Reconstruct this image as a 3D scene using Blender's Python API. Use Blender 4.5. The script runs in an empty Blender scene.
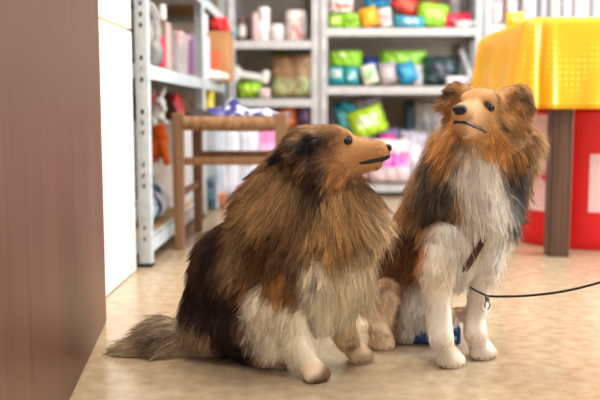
import bpy, bmesh, math, random
import numpy as np
from mathutils import Vector, Matrix, Euler
from mathutils.kdtree import KDTree

sc = bpy.context.scene
COL = sc.collection
rnd = random.Random(7)
PI = math.pi

# ------------------------------------------------------------------ camera
CAMZ, PITCH, YAW, FPX = 0.48, math.radians(6.2), math.radians(1.4), 833.33
cam = bpy.data.objects.new('camera', bpy.data.cameras.new('camera'))
COL.objects.link(cam)
cam.location = (0, 0, CAMZ)
cam.rotation_euler = (PI/2 - PITCH, 0, YAW)
cam.data.lens = 50; cam.data.sensor_width = 36
cam.data.clip_start = 0.05
cam.data.dof.use_dof = True
cam.data.dof.focus_distance = 1.52
cam.data.dof.aperture_fstop = 3.2
sc.camera = cam
RM = Euler((PI/2 - PITCH, 0, YAW)).to_matrix()

def ray(px, py):
    return RM @ Vector(((px-300)/FPX, -(py-200)/FPX, -1))
def W(px, py, Y):
    d = ray(px, py); t = Y/d.y
    return Vector((d.x*t, Y, CAMZ + d.z*t))
def G(px, py, z=0.0):
    d = ray(px, py); t = (z-CAMZ)/d.z
    return Vector((d.x*t, d.y*t, z))

# ------------------------------------------------------------------ helpers
def lin(c):
    return tuple(((x/255)/12.92 if x/255 <= 0.04045 else ((x/255+0.055)/1.055)**2.4) for x in c[:3])

def mat(name, rgb, rough=0.6, metal=0.0, rgb2=None, scale=6.0, bump=0.0, bscale=40.0, trans=0.0, alpha=1.0,
        stretch=(1, 1, 1), coat=0.0, thresh=None, sheen=0.0, ior=1.45, spec=None):
    m = bpy.data.materials.new(name); m.use_nodes = True
    nt = m.node_tree; b = nt.nodes['Principled BSDF']
    b.inputs['Base Color'].default_value = (*lin(rgb), 1)
    b.inputs['Roughness'].default_value = rough
    b.inputs['Metallic'].default_value = metal
    b.inputs['Transmission Weight'].default_value = trans
    b.inputs['Alpha'].default_value = alpha
    b.inputs['Coat Weight'].default_value = coat
    b.inputs['Sheen Weight'].default_value = sheen
    b.inputs['IOR'].default_value = ior
    if spec is not None: b.inputs['Specular IOR Level'].default_value = spec
    tc = nt.nodes.new('ShaderNodeTexCoord'); mp = nt.nodes.new('ShaderNodeMapping')
    mp.inputs['Scale'].default_value = stretch
    nt.links.new(tc.outputs['Object'], mp.inputs['Vector'])
    if rgb2 is not None:
        n = nt.nodes.new('ShaderNodeTexNoise'); n.inputs['Scale'].default_value = scale
        n.inputs['Detail'].default_value = 4
        nt.links.new(mp.outputs['Vector'], n.inputs['Vector'])
        r = nt.nodes.new('ShaderNodeValToRGB')
        lo, hi = thresh if thresh else (0.35, 0.65)
        r.color_ramp.elements[0].position = lo; r.color_ramp.elements[1].position = hi
        r.color_ramp.elements[0].color = (*lin(rgb), 1); r.color_ramp.elements[1].color = (*lin(rgb2), 1)
        nt.links.new(n.outputs['Fac'], r.inputs['Fac'])
        nt.links.new(r.outputs['Color'], b.inputs['Base Color'])
    if bump:
        n2 = nt.nodes.new('ShaderNodeTexNoise'); n2.inputs['Scale'].default_value = bscale
        n2.inputs['Detail'].default_value = 5
        nt.links.new(mp.outputs['Vector'], n2.inputs['Vector'])
        bp = nt.nodes.new('ShaderNodeBump'); bp.inputs['Strength'].default_value = bump
        bp.inputs['Distance'].default_value = 0.01
        nt.links.new(n2.outputs['Fac'], bp.inputs['Height'])
        nt.links.new(bp.outputs['Normal'], b.inputs['Normal'])
    return m

def link(name, me, m=None, parent=None, smooth=False):
    o = bpy.data.objects.new(name, me); COL.objects.link(o)
    if m is not None: me.materials.append(m)
    if smooth:
        me.polygons.foreach_set('use_smooth', [True]*len(me.polygons))
    if parent is not None: o.parent = parent
    return o

def from_bm(name, bm, m=None, parent=None, smooth=False):
    me = bpy.data.meshes.new(name)
    bmesh.ops.recalc_face_normals(bm, faces=bm.faces)
    bm.to_mesh(me); bm.free()
    return link(name, me, m, parent, smooth)

def empty(name, loc=(0, 0, 0), rz=0.0):
    o = bpy.data.objects.new(name, None); COL.objects.link(o)
    o.location = loc; o.rotation_euler = (0, 0, rz); o.empty_display_size = 0.05
    return o

def tag(o, label=None, cat=None, group=None, kind=None):
    if label: o['label'] = label
    if cat: o['category'] = cat
    if group: o['group'] = group
    if kind: o['kind'] = kind
    return o

def box(bm, x0, x1, y0, y1, z0, z1, bev=0.0, M=None):
    r = bmesh.ops.create_cube(bm, size=1.0)
    vs = r['verts']
    for v in vs:
        v.co = Vector(((x0+x1)/2 + v.co.x*(x1-x0), (y0+y1)/2 + v.co.y*(y1-y0), (z0+z1)/2 + v.co.z*(z1-z0)))
    if bev > 0:
        es = list({e for v in vs for e in v.link_edges})
        r2 = bmesh.ops.bevel(bm, geom=es, offset=bev, segments=2, affect='EDGES', profile=0.5)
        vs = list({v for f in r2['faces'] for v in f.verts} | {v for v in vs if v.is_valid})
    if M is not None:
        for v in vs: v.co = M @ v.co
    return vs

def tube(bm, pts, radii, seg=10, caps=True):
    pts = [Vector(p) for p in pts]
    if not hasattr(radii, '__len__'): radii = [radii]*len(pts)
    rings = []; prev = None
    for i, p in enumerate(pts):
        t = (pts[min(i+1, len(pts)-1)] - pts[max(i-1, 0)]).normalized()
        u = prev if prev is not None else (Vector((0, 0, 1)) if abs(t.z) < .9 else Vector((1, 0, 0)))
        a = (u - t*u.dot(t)).normalized(); prev = a
        b = t.cross(a)
        rings.append([bm.verts.new(p + (a*math.cos(2*PI*k/seg) + b*math.sin(2*PI*k/seg))*radii[i]) for k in range(seg)])
    for r0, r1 in zip(rings, rings[1:]):
        for k in range(seg):
            bm.faces.new((r0[k], r0[(k+1) % seg], r1[(k+1) % seg], r1[k]))
    if caps:
        bm.faces.new(rings[0][::-1]); bm.faces.new(rings[-1])

def lathe(bm, prof, seg=32, c=(0, 0, 0)):
    rings = [[bm.verts.new((c[0]+r*math.cos(2*PI*k/seg), c[1]+r*math.sin(2*PI*k/seg), c[2]+z)) for k in range(seg)] for r, z in prof]
    for r0, r1 in zip(rings, rings[1:]):
        for k in range(seg):
            bm.faces.new((r0[k], r0[(k+1) % seg], r1[(k+1) % seg], r1[k]))
    bm.faces.new(rings[0][::-1]); bm.faces.new(rings[-1])

def smooth_path(P, n=24):
    P = [Vector(p) for p in P]; out = []
    Q = [P[0]*2-P[1]] + P + [P[-1]*2-P[-2]]
    for i in range(1, len(Q)-2):
        for k in range(n):
            t = k/n; a, b, c, d = Q[i-1:i+3]
            out.append(.5*((2*b)+(c-a)*t+(2*a-5*b+4*c-d)*t*t+(3*b-a-3*c+d)*t**3))
    out.append(P[-1]); return out

# ------------------------------------------------------------------ smooth bodies
def prim_d(P, pr):
    a = np.array(pr['a'], dtype=np.float32); b = np.array(pr['b'], dtype=np.float32)
    ra, rb = pr['ra'], pr['rb']
    Q = P
    if 'sq' in pr:
        ax, s = pr['sq']; ax = np.array(ax, dtype=np.float32); ax = ax/np.linalg.norm(ax)
        mid = (a+b)/2
        f = lambda X: X + ((X-mid) @ ax)[..., None]*ax*(s-1)
        Q = f(P); a = f(a[None])[0]; b = f(b[None])[0]
    ab = b-a; L = float(ab @ ab)
    t = np.clip(((Q-a) @ ab)/max(L, 1e-9), 0, 1) if L > 1e-9 else np.zeros(Q.shape[:-1], np.float32)
    d = np.linalg.norm(Q - (a + t[..., None]*ab), axis=-1) - (ra + t*(rb-ra))
    return d

def sdf_mesh(name, prims, h=0.004, k=0.006):
    lo = np.min([np.minimum(p['a'], p['b']) - max(p['ra'], p['rb']) for p in prims], axis=0) - 4*h - k*2
    hi = np.max([np.maximum(p['a'], p['b']) + max(p['ra'], p['rb']) for p in prims], axis=0) + 4*h + k*2
    n = np.ceil((hi-lo)/h).astype(int)+1
    S = np.zeros(n, np.float32)
    for p in prims:
        R = max(p['ra'], p['rb']) + k*7
        l = np.clip(np.floor((np.minimum(p['a'], p['b']) - R - lo)/h).astype(int), 0, n)
        u = np.clip(np.ceil((np.maximum(p['a'], p['b']) + R - lo)/h).astype(int), 0, n)
        g = np.stack(np.meshgrid(*[np.arange(l[i], u[i])*h + lo[i] for i in range(3)], indexing='ij'), -1).astype(np.float32)
        S[l[0]:u[0], l[1]:u[1], l[2]:u[2]] += np.exp(np.clip(-prim_d(g, p)/k, -30, 30))
    F = -k*np.log(S + 1e-12)
    ins = F < 0
    # surface nets
    nx, ny, nz = n
    c = np.zeros((nx-1, ny-1, nz-1), np.int8)
    acc = np.zeros((nx-1, ny-1, nz-1, 3), np.float32); cnt = np.zeros((nx-1, ny-1, nz-1), np.float32)
    cor = [(i, j, q) for i in (0, 1) for j in (0, 1) for q in (0, 1)]
    def sub(A, o): return A[o[0]:nx-1+o[0], o[1]:ny-1+o[1], o[2]:nz-1+o[2]]
    for o0 in cor:
        for ax in range(3):
            if o0[ax]: continue
            o1 = list(o0); o1[ax] = 1
            f0, f1 = sub(F, o0), sub(F, o1)
            cr = (f0 < 0) != (f1 < 0)
            t = np.where(cr, f0/np.where(cr, f0-f1, 1), 0)
            for q in range(3):
                acc[..., q] += np.where(cr, o0[q] + (t if q == ax else 0), 0)
            cnt += cr
    m = cnt > 0
    idx = -np.ones(m.shape, np.int64); idx[m] = np.arange(m.sum())
    ijk = np.argwhere(m)
    V = (ijk + acc[m]/cnt[m][:, None])*h + lo
    faces = []
    for ax in range(3):
        s0 = [slice(1, -1)]*3; s0[ax] = slice(0, -1)
        s1 = [slice(1, -1)]*3; s1[ax] = slice(1, None)
        A, B = ins[tuple(s0)], ins[tuple(s1)]
        b_, c_ = [(1, 2), (2, 0), (0, 1)][ax]
        for flip, M in ((False, A & ~B), (True, ~A & B)):
            e = np.argwhere(M)
            off = np.ones(3, int); off[ax] = 0
            e = e + off
            q = []
            for db, dc in ((-1, -1), (0, -1), (0, 0), (-1, 0)):
                x = e.copy(); x[:, b_] += db; x[:, c_] += dc
                q.append(idx[x[:, 0], x[:, 1], x[:, 2]])
            q = np.stack(q, 1)
            faces.append(q[:, ::-1] if flip else q)
    Fc = np.concatenate(faces)
    me = bpy.data.meshes.new(name)
    me.vertices.add(len(V)); me.vertices.foreach_set('co', V.astype(np.float32).ravel())
    me.loops.add(Fc.size); me.loops.foreach_set('vertex_index', Fc.ravel().astype(np.int32))
    me.polygons.add(len(Fc)); me.polygons.foreach_set('loop_start', np.arange(0, Fc.size, 4, dtype=np.int32))
    me.update(calc_edges=True); me.validate()
    me.polygons.foreach_set('use_smooth', [True]*len(me.polygons))
    return me, V, Fc

def C(a, b, ra, rb, fur=0.02, comb=(0, 0, -1), lift=0.35, **k):
    return dict(a=tuple(a), b=tuple(b), ra=ra, rb=rb, fur=fur, comb=tuple(Vector(comb).normalized()), lift=lift, **k)

# ------------------------------------------------------------------ fur
def hair_mat(name):
    m = bpy.data.materials.new(name); m.use_nodes = True
    nt = m.node_tree; b = nt.nodes['Principled BSDF']
    a = nt.nodes.new('ShaderNodeAttribute'); a.attribute_name = 'coat'
    nt.links.new(a.outputs['Color'], b.inputs['Base Color'])
    b.inputs['Roughness'].default_value = 0.5
    b.inputs['Specular IOR Level'].default_value = 0.28
    b.inputs['Sheen Weight'].default_value = 0.0
    return m
HAIR = hair_mat('dog_fur'); SKIN = hair_mat('dog_undercoat')
SKIN.node_tree.nodes['Principled BSDF'].inputs['Roughness'].default_value = 0.9

def vnoise(P, s, seed=0):
    r = np.random.RandomState(seed); out = np.zeros(len(P))
    for i in range(6):
        w = r.normal(size=3); w = w/np.linalg.norm(w)*s*(0.6+0.25*i)
        out += np.sin(P @ w + r.uniform(0, 6.28))
    return out/6*1.6

def paint(P, base, blobs, seed):
    """blobs: (centre, radius, soft, colour, depth stretch)"""
    Cc = np.tile(np.array(lin(base)), (len(P), 1))
    jit = np.stack([vnoise(P, 90, seed+i) for i in range(3)], 1)*0.006 + np.stack([vnoise(P, 35, seed+5+i) for i in range(3)], 1)*0.006
    Q = P + jit
    for b in blobs:
        c0, c1, r0, soft, colr = b[0], b[1], b[2], b[3], b[4]
        zy = b[5] if len(b) > 5 else 0.6
        s = np.array([1, zy, 1])
        A = np.array(c0)*s; B = np.array(c1)*s; X = Q*s
        ab = B-A; L = max(ab @ ab, 1e-9)
        t = np.clip(((X-A) @ ab)/L, 0, 1)
        d = np.linalg.norm(X-(A+t[:, None]*ab), axis=1)
        w = np.clip((r0+soft-d)/(2*soft), 0, 1); w = w*w*(3-2*w)
        w = w*(b[6] if len(b) > 6 else 1)
        Cc = Cc*(1-w[:, None]) + np.array(lin(colr))*w[:, None]
    lum = Cc.mean(1)
    mot = 1 + np.clip(.55-lum, .12, .5)*(vnoise(P*np.array([1, 1, .45]), 70, seed+31)*.55 + vnoise(P*np.array([1, 1, .5]), 170, seed+41)*.45)
    return np.clip(Cc*mot[:, None], 0.004, 1)

def grow_fur(parent, V, Fc, prims, n, colfn, seed=1, rad=0.00045, holes=(), tipdark=None, lenfn=None, densfn=None):
    rs = np.random.RandomState(seed)
    A, B, D = V[Fc[:, 0]], V[Fc[:, 1]], V[Fc[:, 2]]; E = V[Fc[:, 3]]
    nrm = np.cross(D-A, E-B); area = np.linalg.norm(nrm, axis=1)/2
    nrm = nrm/(np.linalg.norm(nrm, axis=1)[:, None]+1e-12)
    # smoothed vertex normals
    vn = np.zeros_like(V)
    for q in range(4): np.add.at(vn, Fc[:, q], nrm)
    vn /= np.linalg.norm(vn, axis=1)[:, None]+1e-9
    cen = (A+B+D+E)/4
    dens = area.copy()*(1+1.6*np.array(densfn(cen))) if densfn is not None else area.copy()
    fl = rs.choice(len(Fc), size=n, p=dens/dens.sum())
    u, v = rs.rand(n, 1), rs.rand(n, 1)
    P = (A[fl]*(1-u)*(1-v) + B[fl]*u*(1-v) + D[fl]*u*v + E[fl]*(1-u)*v)
    N = (vn[Fc[fl, 0]]*(1-u)*(1-v) + vn[Fc[fl, 1]]*u*(1-v) + vn[Fc[fl, 2]]*u*v + vn[Fc[fl, 3]]*(1-u)*v)
    N /= np.linalg.norm(N, axis=1)[:, None]
    w = np.stack([np.exp(-np.clip(prim_d(P.astype(np.float32), p), -.02, .3)/0.010) for p in prims], 1)
    w /= w.sum(1)[:, None]
    L = w @ np.array([p['fur'] for p in prims]); lift = w @ np.array([p['lift'] for p in prims])
    comb = w @ np.array([p['comb'] for p in prims])
    if lenfn is not None: L = L*lenfn(P)
    keep = np.ones(n, bool)
    keep &= P[:, 2] > 0.004
    for c, r in holes:
        keep &= np.linalg.norm(P-np.array(c), axis=1) > r
    P, N, L, lift, comb = P[keep], N[keep], L[keep], lift[keep], comb[keep]; n = len(P)
    fly = rs.rand(n) < .07
    comb += np.stack([vnoise(P, 30, seed+20+i) for i in range(3)], 1)*0.28 + rs.normal(size=(n, 3))*0.08
    comb += fly[:, None]*rs.normal(size=(n, 3))*0.22
    lift = lift + fly*.18
    T = comb - N*np.sum(comb*N, 1)[:, None]
    T /= np.linalg.norm(T, axis=1)[:, None]+1e-6
    L = L*rs.uniform(0.6, 1.1, n)*(1+0.2*vnoise(P, 60, seed+3))*(1+.25*fly)
    K = 6
    pts = np.zeros((n, K, 3)); pts[:, 0] = P - N*0.002
    cur = pts[:, 0].copy(); step = L/(K-1)
    for i in range(1, K):
        f = i/(K-1)
        lf = lift*(1-0.6*f)
        d = T*(1-lf)[:, None] + N*lf[:, None]
        d = d + comb*0.35*f + np.array([0, 0, -0.25])*f*np.clip(L/0.04, 0, 1.2)[:, None]
        d /= np.linalg.norm(d, axis=1)[:, None]
        cur = cur + d*step[:, None]
        pts[:, i] = cur
    # clumping towards guides
    ng = max(n//28, 1); gi = rs.choice(n, ng, replace=False)
    kd = KDTree(ng)
    for j, g in enumerate(gi): kd.insert(P[g], j)
    kd.balance()
    near = np.array([kd.find(p)[1] for p in P])
    g = gi[near]
    cw = np.clip(L/0.03, 0.1, 1)*np.clip(rs.uniform(0.3, 1.0, n), 0, .92)*(1-.8*fly)
    for i in range(1, K):
        f = (i/(K-1))**1.4
        tgt = pts[g, i]
        ww = (cw*f)[:, None]
        pts[:, i] = pts[:, i]*(1-ww) + tgt*ww
    pts[..., 2] = np.maximum(pts[..., 2], 0.0015 + 0.002*rs.rand(n)[:, None])
    cv = bpy.data.hair_curves.new('fur')
    cv.add_curves([K]*n)
    cv.position_data.foreach_set('vector', pts.astype(np.float32).ravel())
    rr = np.array([1.0, 1.0, .95, .8, .55, .15])*rad
    R = (rr[None]*rs.uniform(0.75, 1.25, (n, 1))*np.clip(L/0.02, 0.55, 1.1)[:, None]*(1-.35*fly)[:, None]).astype(np.float32)
    at = cv.attributes.get('radius') or cv.attributes.new('radius', 'FLOAT', 'POINT')
    at.data.foreach_set('value', R.ravel())
    c = colfn(P)
    hv = rs.normal(size=n)*0.20; hv = np.where(rs.rand(n) < .08, hv+.3, hv)
    clv = (rs.normal(size=ng)*0.25)[near]
    c = c*np.clip(1+(hv+clv)*np.clip(1.35-c.mean(1)*1.2, .35, 1.2), 0.4, 1.8)[:, None]
    col = np.repeat(c[:, None, :], K, 1)
    if tipdark is not None:
        td = (tipdark(P)*np.clip(1.15-2.2*c.mean(1), 0, 1))[:, None]
        for i in range(K):
            f = max(0, (i/(K-1)-0.35)/0.65)
            col[:, i] = col[:, i]*(1-td*f*0.75)
    rgba = np.concatenate([col, np.ones((n, K, 1))], 2).astype(np.float32)
    ca = cv.attributes.new('coat', 'FLOAT_COLOR', 'POINT')
    ca.data.foreach_set('color', np.clip(rgba, 0, 1).ravel())
    cv.materials.append(HAIR)
    o = bpy.data.objects.new('fur', cv); COL.objects.link(o); o.parent = parent
    return o

def color_mesh(me, V, colfn):
    c = colfn(V)*0.9
    a = me.color_attributes.new('coat', 'FLOAT_COLOR', 'POINT')
    a.data.foreach_set('color', np.concatenate([c, np.ones((len(c), 1))], 1).astype(np.float32).ravel())

M_NOSE = mat('wet_nose', (26, 20, 22), 0.32, bump=0.35, bscale=400)
M_EYE = mat('dark_eye', (24, 13, 8), 0.10)
M_LID = mat('eyelid', (28, 18, 14), 0.5)
M_LIP = mat('dark_lip', (30, 20, 20), 0.35)
M_CLAW = mat('claw', (48, 38, 32), 0.35)
M_TONGUE = mat('mouth_inside', (120, 62, 58), 0.35)

def head_frame(center, fwd, roll=0.0):
    f = Vector(fwd).normalized(); l = Vector((0, 0, 1)).cross(f).normalized(); u = f.cross(l)
    R = Matrix.Rotation(roll, 3, f)
    l = R @ l; u = R @ u
    c = Vector(center)
    H = lambda x, y, z: c + f*x + l*y + u*z
    return H, f, l, u

def head_prims(H, f, l, u, s=1.0, ear='back', fcomb=None):
    h = lambda x, y, z: H(x*s, y*s, z*s)
    bk = -f
    pr = [
        C(h(-.026, 0, .004), h(.020, 0, .004), .037*s, .034*s, .014, bk - u*0.1, .22),
        C(h(.046, 0, -.014), h(.106, 0, -.0160), .0230*s, .0150*s, .010, bk-u*.15, .22),
        C(h(.036, 0, -.002), h(.10, 0, -.009), .019*s, .011*s, .009, bk, .2),
        C(h(.020, 0, -.036), h(.097, 0, -.0385), .020*s, .0085*s, .010, bk-u*.4, .24),
        C(h(-.03, 0, -.045), h(.0, 0, -.04), .034*s, .032*s, .03, bk-u*.8, .4),
    ]
    for sg in (1, -1):
        pr += [
            C(h(.006, .021*sg, -.018), h(.032, .014*sg, -.020), .024*s, .018*s, .015, bk-u*.35+l*sg*.1, .3),
            C(h(.040, .018*sg, .0185), h(.046, .016*sg, .016), .0085*s, .0075*s, .005, bk+u*.2, .2),
            C(h(-.020, .034*sg, -.028), h(-.01, .034*sg, -.03), .022*s, .02*s, .034, bk*.7-u*.8+l*sg*.45, .42),
        ]
        if ear == 'back':
            pr += [C(h(-.016, .034*sg, .014), h(-.046, .050*sg, .004), .016*s, .015*s, .020, bk-u*.4+l*sg*.3, .38),
                   C(h(-.046, .050*sg, .004), h(-.074, .052*sg, -.010), .014*s, .008*s, .016, bk-u*.4+l*sg*.1, .3)]
        else:
            pr += [C(h(-.014, .030*sg, .028), h(-.004, .052*sg, .030), .016*s, .016*s, .018, l*sg*.9+u*.35-f*.2, .4, sq=(tuple(f), 1.5)),
                   C(h(-.004, .052*sg, .030), h(.006, .072*sg, .012), .016*s, .009*s, .018, l*sg*.8-u*.7, .34, sq=(tuple(f), 1.5)),
                   C(h(-.022, .048*sg, .012), h(-.02, .05*sg, -.005), .018*s, .018*s, .03, l*sg*.9-u*.6-f*.3, .45)]
    return pr

def march(prims, p, d, k=.0055):
    p = Vector(p); d = Vector(d).normalized(); near = [q for q in prims if prim_d(np.array([p[:]], np.float32), q)[0] < .06]
    for i in range(220):
        X = np.array([p[:]], np.float32)
        S = sum(float(np.exp(np.clip(-prim_d(X, q)[0]/k, -30, 30))) for q in near)
        if -k*math.log(S+1e-12) > 0: break
        p = p + d*.0005
    return p
def face_parts(body, H, f, l, u, s, prims, lipr=.0021, nose=1.0, eyef=0.0, lipd=0.0, lipx=0.0, eyez=.004):
    h = lambda x, y, z: H(x*s, y*s, z*s)
    NP = march(prims, h(.10, 0, -.0105), f) - f*.0050*s
    M3 = Matrix((f, l, u)).transposed()
    # nose
    bm = bmesh.new()
    r = bmesh.ops.create_icosphere(bm, subdivisions=3, radius=1)
    for v in bm.verts:
        x, y, z = v.co
        q = Vector((x*.0088, y*.0098*(1+.15*z), z*.0080))
        for sg in (1, -1):   # nostrils pressed into the front corners
            dd = (q - Vector((.0068, .0048*sg, -.0010))).length
            if dd < .0036: q.x -= .0040*(1-dd/.0036)
        if abs(q.y) < .0011 and q.z < .001: q.x -= .0009
        v.co = NP + M3 @ (q*s*nose)
    from_bm('nose', bm, M_NOSE, body, True)
    for sg in (1, -1):
        ax = (f*.55 + l*sg*.82 + u*.15).normalized()
        c = march(prims, h(.040+eyef, .014*sg, eyez), f*.35 + l*sg) - ax*.0050*s
        bm = bmesh.new(); bmesh.ops.create_uvsphere(bm, u_segments=20, v_segments=14, radius=.0078*s)
        for v in bm.verts: v.co = v.co + c
        e = from_bm('eye', bm, M_EYE, body, True)
        # lid ring
        bm = bmesh.new()
        side = ax.cross(u).normalized(); up = side.cross(ax).normalized()
        cc = c + ax*.0045*s
        pts = [cc + side*math.cos(a)*.0074*s + up*math.sin(a)*.0056*s for a in [2*PI*k/20 for k in range(21)]]
        tube(bm, pts, .0012*s, 6, False)
        from_bm('eyelid', bm, M_LID, e, True)
    # lip line on both sides, corner to under the nose
    for sg in (1, -1):
        bm = bmesh.new()
        pts = []
        for x, z, a in ((.044, -.0365, 0), (.054, -.0335, 0), (.066, -.0312, 0), (.078, -.0308, 0), (.090, -.0292, 4), (.096, -.0280, 22), (.098, -.0268, 45), (.098, -.0255, 68), (.098, -.0245, 90)):
            if x < lipx: continue
            ar = math.radians(a)
            pts.append(march(prims, h(x, 0, z+lipd*a/90), l*sg*math.cos(ar) + f*math.sin(ar)) - (l*sg*math.cos(ar) + f*math.sin(ar))*lipr*.35)
        tube(bm, smooth_path(pts, 5), [(.0008+lipr*math.sin(PI*min(1, (k+2)/(len(pts)*5+6)))**.6)*s for k in range(len(pts)*5-4)], 8)
        from_bm('lip', bm, M_LIP, body, True)

def claws(body, tip, fwd, side, s=1.0):
    fwd = Vector(fwd).normalized(); side = Vector(side).normalized()
    for k, o in enumerate((-.0165, -.0057, .0057, .0165)):
        bm = bmesh.new()
        b = Vector(tip) + side*o*s + fwd*(.010 - abs(o)*.35)*s
        tube(bm, [b, b+fwd*.006+Vector((0, 0, -.002)), b+fwd*.010+Vector((0, 0, -.0062))], [.0024, .0018, .0006], 6)
        from_bm('claw', bm, M_CLAW, body, True)

def paw(wr, p, fwd, side, fur=.011):
    """p: centre of the paw on the ground"""
    fwd = Vector(fwd).normalized(); side = Vector(side).normalized(); p = Vector(p)
    out = [C(wr, p + Vector((0, 0, .018)) - fwd*.008, .0165, .0165, fur, (0, 0, -1), .15)]
    for o, e in ((-.0165, -.003), (-.0057, .004), (.0057, .004), (.0165, -.003)):
        out.append(C(p + side*o*.7 + Vector((0, 0, .018)), p + side*o*1.06 + fwd*(.015+e) + Vector((0, 0, .0105)), .0090, .0098, .006, fwd - Vector((0, 0, .5)), .2))
    return out

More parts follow.
